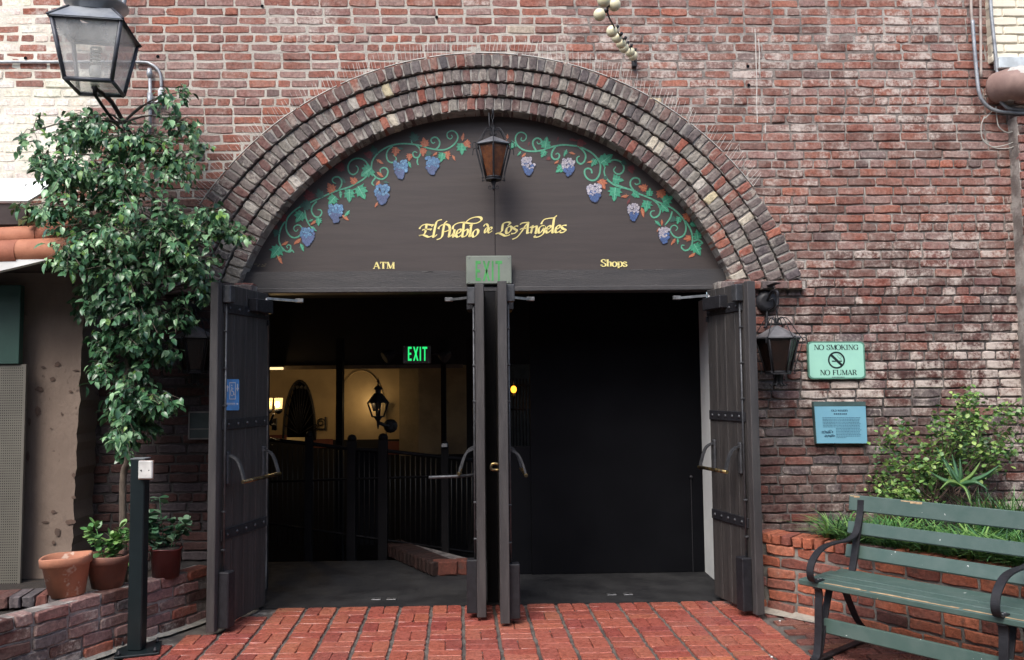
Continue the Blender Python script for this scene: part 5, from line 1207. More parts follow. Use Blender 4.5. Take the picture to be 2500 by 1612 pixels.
slat(.05, EE, .075, .185, .085, .028, rad(82), SLG, 'lower_rail')
wr = MB(); e = .10; rb2 = random.Random(9)
while e < EE - .1:
    l = rb2.uniform(.03, .09); y = rb2.uniform(.012, .026) * (1 if e < 1.3 else .8)
    wr.add([bp(e, -.004, .4462), bp(e + l, -.004, .4462), bp(e + l, -.004 + y, .4464), bp(e, -.004 + y * rb2.uniform(.6, 1.2), .4464)], [(0, 1, 2, 3)]); e += l * rb2.choice((1, 1, 1, 1, 1.5))
for e0, e1 in ((.30, .42), (1.12, 1.32), (1.5, 1.58), (-.02, .02)):
    wr.build('worn_edge', BARE, bench); wr = MB(); e = e0; wd = bf * math.cos(rad(80)) + Vector((0, 0, 1)) * math.sin(rad(80)); nn = be.cross(wd)
    while e < e1:
        l = rb2.uniform(.015, .05); y = rb2.uniform(.006, .016); top = bp(e, .565, .835) + wd * .0445 - nn * .0175; sg = 1 if (nn.y < 0) else -1; f0 = bp(e, .565, .835) + wd * .0455 + nn * sg * .0176
        wr.add([f0, f0 + be * l, f0 + be * l - wd * y * .8, f0 - wd * y], [(0, 1, 2, 3)]); e += l
wr.build('worn_edge', BARE, bench)
for e in (.05, 1.03, 2.02):
    fr = MB(); q = lambda pts, k=6: smooth_path([bp(e, f, z) for f, z in pts], k)
    fr.strap(q([(.555, .80), (.525, .755), (.50, .70), (.455, .655), (.36, .635), (.22, .638), (.10, .63), (.015, .60), (-.045, .55), (-.06, .495), (-.035, .455), (.0, .450), (.06, .449)]), .042, .009, be)
    fr.strap(q([(.02, .41), (.028, .36), (.018, .28), (.012, .18), (.0, .09), (-.02, .03), (-.055, .012)]), .045, .010, be)
    fr.strap(q([(.16, .41), (.11, .3), (.06, .17), (.02, .06), (-.02, .012)]), .04, .010, be)
    fr.strap(q([(.28, .41), (.36, .28), (.45, .15), (.54, .075), (.585, .045), (.575, .015), (.48, .010), (.25, .010), (-.04, .010)]), .042, .010, be)
    fr.strap(q([(.40, .41), (.455, .55), (.50, .68), (.545, .80), (.555, .86)]), .042, .012, be)
    fr.strap([bp(e, .0, .408), bp(e, .2, .406), bp(e, .43, .408)], .042, .010, be)
    s = bpy.data.objects.get('nothing')
    o = fr.build('iron_frame', IRON, bench)
    bm_ = MB()
    for f, z in ((.025, .4535), (.05, .4535)): bm_.lathe(bp(e, f, z), [(.008, 0), (.006, .004)], 8)
    bm_.build('frame_bolt', STEEL, o)

# ------------------------------------------------------------------ plants
def leaf_mat(name, c1, c2, rough=.38, scale=6, trans=.0):
    m, nt, b = new_mat(name)
    oi = nt.nodes.new('ShaderNodeObjectInfo'); v = pos(nt); f = ramp(nt, ns(nt, v, scale, 5, .7), .35, .65)
    nt.links.new(mixc(nt, f, c1, c2), b.inputs['Base Color']); b.inputs['Roughness'].default_value = rough; b.inputs['Specular IOR Level'].default_value = .55
    if trans:
        t = nt.nodes.new('ShaderNodeBsdfTranslucent'); nt.links.new(mixc(nt, f, tuple(k * 1.6 for k in c1), tuple(k * 1.6 for k in c2)), t.inputs[0])
        mx = nt.nodes.new('ShaderNodeMixShader'); mx.inputs[0].default_value = trans
        nt.links.new(b.outputs[0], mx.inputs[1]); nt.links.new(t.outputs[0], mx.inputs[2]); nt.links.new(mx.outputs[0], nt.nodes['Material Output'].inputs[0])
    return m
def leaf_geo(l, w, fold=.25, curl=.3, n=4, blunt=False):
    vs = []; 
    for i in range(n + 1):
        t = i / n; ww = w / 2 * ((math.sin(math.pi * t ** .75) ** .8) if not blunt else (math.sin(math.pi * min(1, t * .93 + .03) ** 1.3) ** .6)); z = -curl * l * t * t; y = l * t * (1 - curl * .25 * t)
        vs += [(-ww, y, z + ww * fold), (0, y, z), (ww, y, z + ww * fold)]
    fs = []
    for i in range(n):
        a = i * 3; fs += [(a, a + 1, a + 4, a + 3), (a + 1, a + 2, a + 5, a + 4)]
    return vs, fs
def leaf_rot(az, el, roll):
    """+Y of the leaf points along azimuth az, elevation el"""
    return Matrix.Rotation(az, 3, 'Z') @ Matrix.Rotation(el, 3, 'X') @ Matrix.Rotation(roll, 3, 'Y')
def mesh_of(name, geo, mat):
    me = bpy.data.meshes.new(name); me.from_pydata(geo[0], [], geo[1]); me.materials.append(mat); me.polygons.foreach_set('use_smooth', [True] * len(geo[1])); me.update(); return me
BARK = M('bark', (.16, .125, .095), (.09, .07, .055), 18, rough=.9, bmp=.6, bscale=60, stretch=(1, 1, .3))
FIC = [leaf_mat('ficus_dark', (.042, .115, .05), (.028, .08, .038), .3), leaf_mat('ficus_mid', (.08, .19, .08), (.052, .14, .062), .3), leaf_mat('ficus_light', (.29, .47, .24), (.21, .37, .19), .3, trans=.12), leaf_mat('ficus_new', (.19, .33, .07), (.13, .27, .06), .4, trans=.2)]
rt_ = random.Random(77)
tree = thing('ficus_tree', 'tall leafy ficus tree with glossy drooping leaves growing against the wall at left', 'tree', (-2.42, -.42, .3))
base = Vector((P(306, 1240, -.42).x, -.42, .28))
main = [base, P(300, 1180, -.45), P(312, 1120, -.5), P(300, 1040, -.5), P(306, 960, -.5), P(312, 860, -.5), P(320, 760, -.5), P(330, 640, -.52), P(318, 520, -.5), P(310, 400, -.48), P(300, 300, -.45)]
MB().tube(smooth_path(main, 5), [.026 * (1 - .75 * i / 50) for i in range(51)], 8).build('trunk', BARK, tree)
blobs = [(200,325,80,60,-.55,170),(335,350,110,55,-.5,170),(430,300,55,55,-.4,55),(160,430,95,75,-.7,190),(290,450,130,85,-.65,300),(420,400,80,65,-.5,140),(115,525,55,50,-.8,70),(250,560,130,80,-.7,300),(400,560,120,80,-.6,260),(515,535,72,62,-.55,140),(568,575,36,40,-.55,40),(165,625,60,45,-.8,90),(300,660,125,80,-.62,260),(440,640,100,65,-.5,180),(340,750,90,75,-.55,200),(235,735,60,55,-.6,100),(430,765,65,55,-.4,70),(300,830,85,45,-.55,140),(345,965,80,45,-.5,95),(298,1020,45,75,-.5,110),(330,900,65,50,-.45,85),(390,860,50,50,-.4,40),(302,1075,42,45,-.5,50),(350,1020,50,50,-.45,45),(250,905,40,50,-.5,35),(60,500,40,25,-.75,10),(500,700,40,40,-.4,40),(110,390,40,30,-.7,30),(440,225,25,35,-.35,12),(80,320,60,50,-.6,18),(395,250,50,30,-.4,18),(470,340,45,40,-.4,25),(230,290,90,30,-.55,40),(495,690,50,60,-.35,30),(405,980,35,20,-.45,18)]
br = MB(); spots = []
for cx, cy, rx, ry, Y, n in blobs:
    n = int(n * (3.0 if cy < 800 else 3.8))
    c = P(cx, cy, Y); anchor = min(main[3:], key=lambda p: (p - c).length + .5 * max(0, p.z - c.z))
    mid = anchor.lerp(c, .5) + Vector((0, 0, .05)); br.tube(smooth_path([anchor, mid, c], 4), [.009, .008, .0075, .007, .006, .0055, .005, .0045, .004], 5)
    k = max(3, n // 11); ends = []
    for i in range(k):
        a = rt_.uniform(0, 2 * math.pi); q = math.sqrt(rt_.random()); e = P(cx + rx * q * math.cos(a), cy + ry * q * math.sin(a), Y + rt_.gauss(0, .17) - .06)
        ends.append(e); br.tube([c, c.lerp(e, .5) + Vector((0, 0, .03)), e], [.0035, .0025, .0015], 4, cap=False)
    for i in range(n):
        e = rt_.choice(ends); t = rt_.uniform(.25, 1.1); p = c.lerp(e, t) + Vector((rt_.gauss(0, .016), rt_.gauss(0, .02), rt_.gauss(0, .014) - .012))
        spots.append((p, math.atan2(-(e - c).x, (e - c).y) if (e - c).length > .03 else rt_.uniform(0, 6.28), cx, cy))
br.build('branches', BARK, tree)
LG = [leaf_geo(.058, .030, .25, .35), leaf_geo(.066, .034, .35, .25), leaf_geo(.05, .028, .15, .5), leaf_geo(.072, .032, .3, .45)]
LM = [[mesh_of('ficus_leaf', g, m) for g in LG] for m in FIC]
order = sorted(range(len(spots)), key=lambda i: spots[i][0].y + rt_.uniform(0, .05)); first = set(order[:300]); bulk = MB()
for i, (p, az, cx, cy) in enumerate(spots):
    a = az + rt_.gauss(0, .8); 
    if rt_.random() < .5: a = math.pi + rt_.gauss(0, .9)             # many leaves lean out towards the light
    el = rad(rt_.uniform(-62, 8)); rt2 = leaf_rot(a, el, rt_.gauss(0, .5)); s = rt_.uniform(.62, 1.25); outer = p.y < -.72
    mi = rt_.choices((0, 1, 2, 3), (2.0, 3.0, 2.2, .35) if cy < 700 else (2.6, 2.8, 1.0, .15))[0]; k = rt_.randrange(4)
    if i in first: inst('leaf', LM[mi][k], tree, p, rt2, (s, s, s))
    else: bulk.cur = mi; bulk.add([p + rt2 @ (Vector(v) * s) for v in LG[k][0]], LG[k][1], True)
bulk.build('foliage', FIC, tree, 'stuff')

# succulent in the second pot, leafy plant in the red pot, clump in the soil behind
def leafy(label, cat, c, h, spread, n, geo, mats, rng, kind='potted_plant', stems=9):
    t = thing(kind, label, cat, c); st = MB(); c = Vector(c); tips = []
    for k in range(stems):
        a = rng.uniform(0, 6.28); r_ = spread * math.sqrt(rng.random()); top = c + Vector((r_ * math.cos(a), r_ * math.sin(a), h * rng.uniform(.45, 1.0) * (1 - .35 * r_ / spread)))
        b = c + Vector((r_ * .3 * math.cos(a), r_ * .3 * math.sin(a), 0)); st.tube(smooth_path([b, b.lerp(top, .5) + Vector((0, 0, .02)), top], 3), .0035, 5); tips.append((b, top))
    st.build('stem', mats[0], t)
    M_ = [[mesh_of('leaf_blade', g, m) for g in geo] for m in mats]
    for i in range(n):
        b, top = rng.choice(tips); q = 1 - rng.random() ** 1.6 * .8; p = b.lerp(top, q); a = rng.uniform(0, 6.28)
        inst('leaf', rng.choice(rng.choice(M_)), t, p, leaf_rot(a, rad(rng.uniform(-25, 55)), rng.gauss(0, .3)), [rng.uniform(.75, 1.2)] * 3)
    return t
SUC = [leaf_mat('succulent', (.10, .24, .07), (.06, .17, .05), .4), leaf_mat('succulent_light', (.2, .34, .10), (.13, .27, .08), .42)]
DKL = [leaf_mat('broad_leaf', (.045, .12, .055), (.03, .085, .042), .38), leaf_mat('broad_leaf_pale', (.15, .25, .15), (.09, .17, .1), .42)]
SG = [leaf_geo(.062, .034, .1, .1, 4, True), leaf_geo(.05, .03, .15, -.1, 4, True)]
leafy('light green succulent growing in the damp terracotta pot', 'plant', (p2.x, p2.y, zp + .15), .33, .13, 170, SG, SUC, rt_)
leafy('dark leafy plant growing in the red glazed pot', 'plant', (p3.x, p3.y + .02, zp + .16), .40, .17, 170, [leaf_geo(.072, .05, .15, .2, 4, True), leaf_geo(.06, .042, .2, .1, 4, True)], DKL, rt_)
leafy('low light green clump in the soil between the pots', 'plant', (p4.x, p4.y + .03, .31), .17, .10, 60, SG, SUC, rt_, 'clump_plant', 6)

# right planter: shrub, aloe, grasses, broad-leaved weed
SHR = [leaf_mat('shrub_leaf', (.16, .29, .07), (.10, .21, .06), .45, trans=.12), leaf_mat('shrub_leaf_light', (.33, .46, .13), (.25, .38, .10), .45, trans=.15), leaf_mat('shrub_leaf_dark', (.05, .12, .04), (.035, .09, .032), .45)]
shr = thing('shrub', 'straggly small-leaved shrub spreading against the brick wall above the planter', 'shrub', P(2300, 1240, -.35)); st = MB(); bk_ = MB(); gs = [leaf_geo(.038, .029, .2, .2, 3, True), leaf_geo(.03, .023, .2, .1, 3, True)]
base = P(2305, 1250, -.4)
ends = [(2165,1085),(2195,1055),(2180,1130),(2225,1140),(2160,1170),(2255,1095),(2290,1060),(2300,1020),(2335,1040),(2350,985),(2372,975),(2368,1015),(2395,1025),(2440,1015),(2478,1005),(2460,1060),(2330,1090),(2365,1110),(2410,1095),(2255,1180),(2215,1190),(2290,1130),(2310,1160),(2240,1210),(2180,1215),(2430,1130),(2460,1100),(2345,1060),(2380,1070),(2270,1220),(2205,1225),(2150,1205),(2265,1150),(2320,1110),(2372,1040),(2415,1110)]
for k, (px, py) in enumerate(ends):
    Y = -.28 + rt_.uniform(-.22, .16); e = P(px, py, Y); m_ = base.lerp(e, .5) + Vector((rt_.uniform(-.08, .08), 0, .03))
    pth = smooth_path([base + Vector((rt_.uniform(-.15, .15), 0, 0)), m_, e], 5); st.tube(pth, [.006 - .0045 * i / 10 for i in range(11)], 4, cap=False)
    for i in range(80):
        c = e + Vector((rt_.gauss(0, .055), rt_.gauss(0, .045), rt_.gauss(0, .045))) if rt_.random() < .72 else pth[rt_.randrange(5, 11)] + Vector((rt_.gauss(0, .03), rt_.gauss(0, .03), rt_.gauss(0, .03)))
        bk_.cur = rt_.choices((0, 1, 2), (3, 1.6, 1.5))[0]; g = rt_.choice(gs); r2 = leaf_rot(rt_.uniform(0, 6.28), rad(rt_.uniform(-50, 50)), rt_.gauss(0, .5))
        bk_.add([c + r2 @ Vector(v) for v in g[0]], g[1], True)
st.build('branches', M('twig', (.10, .065, .05), (.06, .04, .03), 20, rough=.9), shr); bk_.build('foliage', SHR, shr, 'stuff')
ALO = [leaf_mat('aloe', (.07, .16, .065), (.045, .12, .055), .42), leaf_mat('aloe_light', (.18, .28, .07), (.12, .22, .06), .42)]
alo = thing('aloe_plant', 'spiky aloe with long pointed leaves in the planter behind the bench', 'aloe', P(2342, 1215, -.62))
c = P(2341, 1183, -.62)
for k, (px, py, dy) in enumerate(((2285, 1090, .15), (2324, 1108, .12), (2343, 1118, -.05), (2393, 1128, -.1), (2440, 1136, .05), (2294, 1196, -.22), (2412, 1196, -.2), (2370, 1232, -.2), (2325, 1150, .1), (2400, 1160, .2), (2268, 1150, .1), (2310, 1125, -.1))):
    e = P(px, py, -.62 + dy); d = e - c; md = c.lerp(e, .55) + Vector((0, -.01, -.02 if py < 1170 else .035)); pth = smooth_path([c, md, e], 5); n = len(pth); vs = []
    sd = d.cross(Vector((0, -1, .3))).normalized(); up = sd.cross(d).normalized(); up = up if up.y < 0 else -up
    for i, p in enumerate(pth):
        w = .021 * (1 - (i / (n - 1)) ** 1.4) + .001; vs += [p - sd * w + up * w * .4, p - up * w * .35, p + sd * w + up * w * .4]
    MB().add(vs, [f for i in range(n - 1) for f in ((i * 3, i * 3 + 1, i * 3 + 4, i * 3 + 3), (i * 3 + 1, i * 3 + 2, i * 3 + 5, i * 3 + 4), (i * 3 + 2, i * 3, i * 3 + 3, i * 3 + 5))], True).build('leaf', ALO[k in (3, 5, 7)], alo)
GRS = [leaf_mat('grass_blade', (.10, .24, .06), (.06, .17, .05), .45, trans=.12), leaf_mat('grass_light', (.22, .37, .10), (.15, .29, .075), .45, trans=.15), leaf_mat('grass_dark', (.03, .085, .035), (.022, .065, .03), .45)]
def blade(mb, p, h, az, lean, w):
    pts = [p + Vector((math.sin(az) * h * lean * t ** 1.6, -math.cos(az) * h * lean * t ** 1.6, h * (t - .42 * lean * t * t))) for t in (0, .3, .6, .85, 1)]
    sd = Vector((math.cos(az), math.sin(az), 0)); vs = []
    for i, q in enumerate(pts): ww = w * (1 - (i / 4) ** 2) + .0003; vs += [q - sd * ww, q + sd * ww]
    mb.add(vs, [(2 * i, 2 * i + 1, 2 * i + 3, 2 * i + 2) for i in range(4)], True)
gr = MB()
at, LL = along([(2.24, -.50), (2.36, -.62), (2.55, -.88), (2.72, -1.08), (3.1, -1.6), (3.5, -2.2)])
for i in range(3600):
    p, d = at(rt_.uniform(0, LL)); nn = Vector((-d.y, d.x, 0)); off = .02 + abs(rt_.gauss(.10, .16)); q = p + nn * (off if nn.y > 0 else -off) * 1.0
    if q.y > -.05: continue
    cl = noise.noise(Vector((q.x * 5, q.y * 5, 1)))
    gr.cur = rt_.choices((0, 1, 2), (3, 1.4, 1.8))[0]; blade(gr, Vector((q.x, q.y, .498)), rt_.uniform(.14, .30) * (1 + .4 * cl), rt_.uniform(0, 6.28), rt_.uniform(.6, 1.5), rt_.uniform(.0035, .008))
o = gr.build('grass', GRS, None, 'stuff'); tag(o, 'strappy green grass filling the planter along its coping behind the bench', 'grass')
gc = MB(); c = P(2470, 1235, -.75)
for i in range(520):
    q = c + Vector((rt_.gauss(.05, .16), rt_.gauss(.1, .12), 0)); q.z = .5
    gc.cur = rt_.choices((0, 1, 2), (3, .8, 2.2))[0]; blade(gc, q, rt_.uniform(.25, .48), rt_.gauss(-.6, 1.4), rt_.uniform(.3, 1.0), rt_.uniform(.003, .0055))
o = gc.build('grass_clump', GRS, None, 'stuff'); tag(o, 'taller dark grass clump at the right edge beside the aloe', 'grass')
WD = [leaf_mat('weed_leaf', (.22, .36, .09), (.15, .28, .07), .42, trans=.15)]
c = P(2440, 1300, -1.02)
leafy('yellow green broad-leaved weed among the grass behind the bench slats', 'plant', (c.x, c.y + .05, .5), .16, .14, 46, [leaf_geo(.075, .055, .1, .2, 4, True)], WD, rt_, 'weed_plant', 7)

GLOWS = bpy.data.materials.new('lit_strip'); GLOWS.use_nodes = True; b = GLOWS.node_tree.nodes['Principled BSDF']; b.inputs['Emission Color'].default_value = (1.0, .72, .35, 1); b.inputs['Emission Strength'].default_value = .7
# ------------------------------------------------------------------ inside the passage
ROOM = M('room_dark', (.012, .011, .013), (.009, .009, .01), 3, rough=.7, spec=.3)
WARM = M('warm_plaster', (.42, .32, .19), (.34, .26, .155), 3, rough=.85, bmp=.15, bscale=30)
REDB = M('red_dado', (.14, .035, .03), (.1, .028, .024), 6, rough=.6)
def st_box(name, a, b, mat):
    o = MB().bx(a, b).build(name, mat); o['kind'] = 'structure'; return o
zc = zd + .02
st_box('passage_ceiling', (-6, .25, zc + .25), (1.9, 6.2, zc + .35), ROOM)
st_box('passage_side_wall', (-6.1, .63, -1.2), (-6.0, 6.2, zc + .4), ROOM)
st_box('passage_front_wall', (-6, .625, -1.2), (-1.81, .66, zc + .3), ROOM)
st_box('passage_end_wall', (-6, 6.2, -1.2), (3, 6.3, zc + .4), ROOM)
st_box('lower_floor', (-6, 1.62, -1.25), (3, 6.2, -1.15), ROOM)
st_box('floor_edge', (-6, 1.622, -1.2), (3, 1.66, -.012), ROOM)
YBK = 4.2; Yb = 3.0
zbm = P(900, 893, Yb).z
bm1 = thing('ceiling_beam', 'wide dark beam across the passage under which the lit back wall shows', 'beam', (-2, Yb, zbm)); MB().bx((-5.9, Yb, zbm), (1.85, Yb + .2, zc + .249)).build('beam_face', ROOM, bm1)
tr_ = MB(); z0 = P(700, 896, Yb - .02).z; tr_.bx((P(640, 896, Yb).x, Yb - .015, z0 - .03), (P(1130, 896, Yb).x, Yb - .001, z0 + .012)); tr_.build('beam_trim', M('trim_brown', (.09, .07, .05), rough=.5), bm1)
fs_ = thing('strip_light', 'thin bright strip light under the ceiling beam beside the left door', 'light', P(674, 899, Yb - .05)); MB().bx(P(640, 903, Yb - .06), P(692, 897, Yb - .02)).build('light_tube', GLOWS, fs_)
MB().bx(P(640, 896.5, Yb - .07), P(694, 893, Yb - .016)).build('light_housing', ROOM, fs_)
# black partition closing the right half
bpn = thing('black_partition', 'flat black partition closing off the right half of the passage', 'partition', (1.0, .95, 0)); xl = P(1297, 1200, .95).x
MB().bx((xl, .94, .002), (1.87, 1.0, zc + .249)).build('partition_face', BLACKP, bpn); hb_ = MB(); c = P(1687, 1165, .93); hb_.ball(c, .016, 10, 6); hb_.bx(c + Vector((-.003, .0, -.9)), c + Vector((.003, .0098, 0))); hb_.build('door_knob', IRON, bpn)
bp2 = thing('low_partition', 'low black panel beside the middle doors inside the passage', 'partition', (.2, .97, 0)); MB().bx((-.02, .96, .002), (xl - .003, 1.0, P(1270, 1090, .96).z)).build('panel_face', BLACKP, bp2)
# warm plaster back wall with an arched niche and an iron grille window
wl_ = thing('plaster_wall', 'warm cream plaster wall lit by lamps at the back of the passage', 'wall', (-2.5, YBK, 0))
zb0 = -1.15; xA, xB = -5.95, P(1190, 900, YBK).x; bk = MB()
# wall pierced by the window arch
wx0, wx1 = P(693, 1070, YBK).x, P(770, 1070, YBK).x; wz1 = P(735, 930, YBK).z; wz0 = P(735, 1075, YBK).z; wcx = (wx0 + wx1) / 2; hwid = (wx1 - wx0) / 2
arcp = [(wcx - hwid * math.cos(t) , wz0 + (wz1 - wz0) * math.sin(t) ** .9 if t not in (0,) else wz0) for t in [i * math.pi / 20 for i in range(21)]]
out = [(xA, wz0 - .0), *arcp, (xB, wz0), (xB, 2.6), (xA, 2.6)]
MB().slab([(x, YBK, z) for x, z in out], (0, .15, 0)).build('plaster_face', WARM, wl_)
MB().bx((xA, YBK, zb0), (xB, YBK + .15, wz0 - .001)).build('plaster_base', ROOM, wl_)
MB().bx((wcx - hwid - .1, YBK + .16, wz0 - .1), (wcx + hwid + .1, YBK + .2, wz1 + .1)).build('window_dark', BLACKP, wl_)
nch = MB(); nx0, nx1 = P(835, 1000, YBK).x, P(930, 1000, YBK).x; nz1 = P(880, 905, YBK).z; ncx = (nx0 + nx1) / 2
pts = smooth_path([(ncx - .30 * math.cos(t), YBK - .012, nz1 - .62 + .62 * math.sin(t) ** .85) for t in [i * math.pi / 16 for i in range(17)]], 2); nch.tube([(ncx - .30, YBK - .012, nz1 - 1.4)] + pts + [(ncx + .30, YBK - .012, nz1 - 1.4)], .007, 6); nch.build('niche_moulding', WARM, wl_)
dd = MB()
for x0, x1, y0, y1 in ((640, 700, 1062, 1076), (762, 812, 1072, 1094), (946, 980, 1078, 1110)): a = P(x0, y1, YBK - .03); b = P(x1, y0, YBK - .03); dd.bx((a.x, YBK - .03, a.z), (b.x, YBK - .002, b.z))
dd.build('red_dado', REDB, wl_)
sd_ = thing('side_plaster_wall', 'shadowed tan plaster return wall right of the hanging lantern', 'wall', P(1050, 1000, 3.4)); a = P(1022, 1110, 3.5); b = P(1142, 890, 3.5)
MB().bx((P(976, 1000, YBK).x, YBK - .06, zb0), (P(1040, 1000, YBK).x, YBK - .001, P(1000, 1112, YBK).z)).build('pier_base', ROOM, sd_)
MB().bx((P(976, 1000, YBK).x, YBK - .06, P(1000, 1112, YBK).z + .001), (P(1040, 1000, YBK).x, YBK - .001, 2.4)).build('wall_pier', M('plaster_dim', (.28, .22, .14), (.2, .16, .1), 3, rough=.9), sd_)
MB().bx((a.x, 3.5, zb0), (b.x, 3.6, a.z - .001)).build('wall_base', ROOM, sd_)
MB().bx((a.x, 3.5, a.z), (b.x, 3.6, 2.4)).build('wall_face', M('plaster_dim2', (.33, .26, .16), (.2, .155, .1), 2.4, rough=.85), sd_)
gw = thing('iron_grille', 'arched wrought iron window grille on the lit plaster wall', 'grille', P(735, 1070, YBK)); gm = MB()
gm.tube([(x, YBK - .03, z) for x, z in arcp], .014, 6)
for k in range(13):
    t = math.pi * (k + 1) / 14; gm.tube([(wcx, YBK - .03, wz0 + .08), (wcx - hwid * math.cos(t) * .97, YBK - .03, wz0 + (wz1 - wz0) * math.sin(t) ** .9 * .98)], .006, 5)
for k in range(4): gm.lathe((wcx + (k - 1.5) * .05, YBK - .04, wz1 - .07 - .012 * abs(k - 1.5)), [(.02, 0), (.02, .008)], 8, axis=(0, 1, 0))
gm.build('grille_bars', IRON, gw)
br_ = thing('scroll_bracket', 'small black scroll bracket on the lit wall right of the arched grille', 'bracket', P(795, 1045, YBK)); gm = MB()
gm.bx(P(792, 1052, YBK - .05), P(797, 1018, YBK - .02)); gm.tube([P(765, 1048, YBK - .04), P(796, 1048, YBK - .04)], .012, 6); c = P(783, 1032, YBK - .04); X = Vector((1, 0, 0)); Z = Vector((0, 0, 1)); gm.tube(scroll(c, .055, 1.4, X, Z, 0, 22), .007, 5); gm.tube(scroll(P(771, 1040, YBK - .04), .035, 1.3, -X, Z, 2, 16), .006, 5); gm.build('bracket_iron', IRON, br_)
nt_ = thing('notice', 'pale notice strip hanging on the dark railing below the arched grille', 'notice', P(722, 1075, 3.3)); a = P(700, 1081, 3.2); b = P(744, 1068, 3.2); MB().bx((a.x, 3.2, a.z), (b.x, 3.21, b.z)).build('notice_board', M('notice_tan', (.42, .36, .22), rough=.7), nt_)
# wall sconce with lit ribbed shades
GLOW = bpy.data.materials.new('lit_shade'); GLOW.use_nodes = True; nt = GLOW.node_tree; b = nt.nodes['Principled BSDF']; b.inputs['Base Color'].default_value = (.8, .6, .3, 1); b.inputs['Emission Color'].default_value = (1.0, .62, .22, 1); b.inputs['Emission Strength'].default_value = .9
GLOWC = bpy.data.materials.new('lit_core'); GLOWC.use_nodes = True; b = GLOWC.node_tree.nodes['Principled BSDF']; b.inputs['Emission Color'].default_value = (1.0, .78, .42, 1); b.inputs['Emission Strength'].default_value = 14
so_ = thing('wall_sconce', 'lit twin-shade wall sconce glowing just beside the left door inside', 'wall lamp', P(668, 1010, 2.6))
for px in (655, 680):
    c = P(px, 985, 2.6); 
    sh = MB()
    for k in range(12):
        a0 = k * math.pi / 6; sh.tube([c + Vector((.028 * math.cos(a0), .028 * math.sin(a0), -.055)), c + Vector((.036 * math.cos(a0), .036 * math.sin(a0), .055))], .009, 5)
    sh.build('glass_shade', GLOW, so_); MB().ball(c + Vector((0, -.05, -.01)), .022, 10, 8, 1.3).build('bulb', GLOWC, so_)
    cup = MB(); cup.lathe(c + Vector((0, 0, -.09)), [(.012, -.02), (.04, .0), (.042, .03)], 10); cup.build('cup', IRON, so_)
arm = MB(); arm.tube(smooth_path([P(668, 1010, 2.6), P(660, 1035, 2.65), P(672, 1038, 2.8), P(672, 1050, 2.85)], 4), .012, 6); arm.bx(P(666, 1050, 2.9), P(674, 1022, 2.85)); arm.build('sconce_arm', IRON, so_)
def lamp_light(name, loc, energy, color, radius):
    l = bpy.data.lights.new(name, 'POINT'); l.energy = energy; l.color = color; l.shadow_soft_size = radius; o = bpy.data.objects.new(name, l); C.objects.link(o); o.location = loc; return o
lamp_light('sconce_light', P(672, 975, 2.9), 4.0, (1, .66, .3), .06)
so2 = thing('wall_sconce', 'shaded wall lamp behind the black lantern throwing a warm glow on the plaster', 'wall lamp', P(905, 1000, YBK - .1)); sh = MB(); c = P(917, 990, YBK - .16); sh.lathe(c, [(.03, -.07), (.06, .03), (.055, .04)], 12); sh.build('lamp_shade', IRON, so2)
MB().ball(c + Vector((-.03, .09, .02)), .02, 8, 6).build('bulb', GLOWC, so2)
lamp_light('glow_light', P(893, 985, YBK - .3), 1.1, (1, .68, .32), .05)
# black bracket lantern seen against the lit wall
YL = 2.0; hl_ = thing('bracket_lantern', 'black four-sided lantern with pointed finial silhouetted against the lit wall', 'lantern', P(923, 1030, YL)); s_ = 8.19 / F
ct = P(923, 980, YL); zz = lambda py: P(923, py, YL).z; wd = lambda px: px * s_ / 2
rfm = MB(); rfm.lathe((ct.x, ct.y, 0), [(wd(54), zz(984)), (wd(50), zz(981)), (wd(20), zz(961)), (wd(14), zz(960)), (wd(13), zz(952)), (wd(22), zz(951)), (wd(17), zz(946)), (wd(5), zz(941)), (wd(3), zz(936)), (wd(7), zz(931)), (wd(3), zz(926)), (.001, zz(922))], 8, smooth=False); rfm.build('lantern_roof', IRON, hl_)
lf = MB()
for k in range(4):
    a0 = rad(20 + 90 * k); t0 = Vector((ct.x + wd(50) * math.cos(a0), ct.y + wd(50) * math.sin(a0), zz(984))); b0 = Vector((ct.x + wd(28) * math.cos(a0), ct.y + wd(28) * math.sin(a0), zz(1017))); lf.tube([t0, b0], .009, 5)
lf.lathe((ct.x, ct.y, 0), [(wd(32), zz(1019)), (wd(32), zz(1016))], 8); lf.lathe((ct.x, ct.y, 0), [(.004, zz(1048)), (wd(6), zz(1040)), (wd(7), zz(1030)), (wd(16), zz(1022)), (wd(24), zz(1018))], 8)
lf.tube([(ct.x, ct.y, zz(1016)), (ct.x, ct.y, zz(1000))], .006, 5); lf.tube(smooth_path([P(924, 1032, YL), P(938, 1038, YL + .05), P(950, 1042, YL + .15)], 4), .018, 6); lf.lathe(P(954, 1040, YL + .18), [(.07, 0), (.07, .03), (.03, .05)], 12, axis=(0, -1, 0)); lf.build('lantern_frame', IRON, hl_)
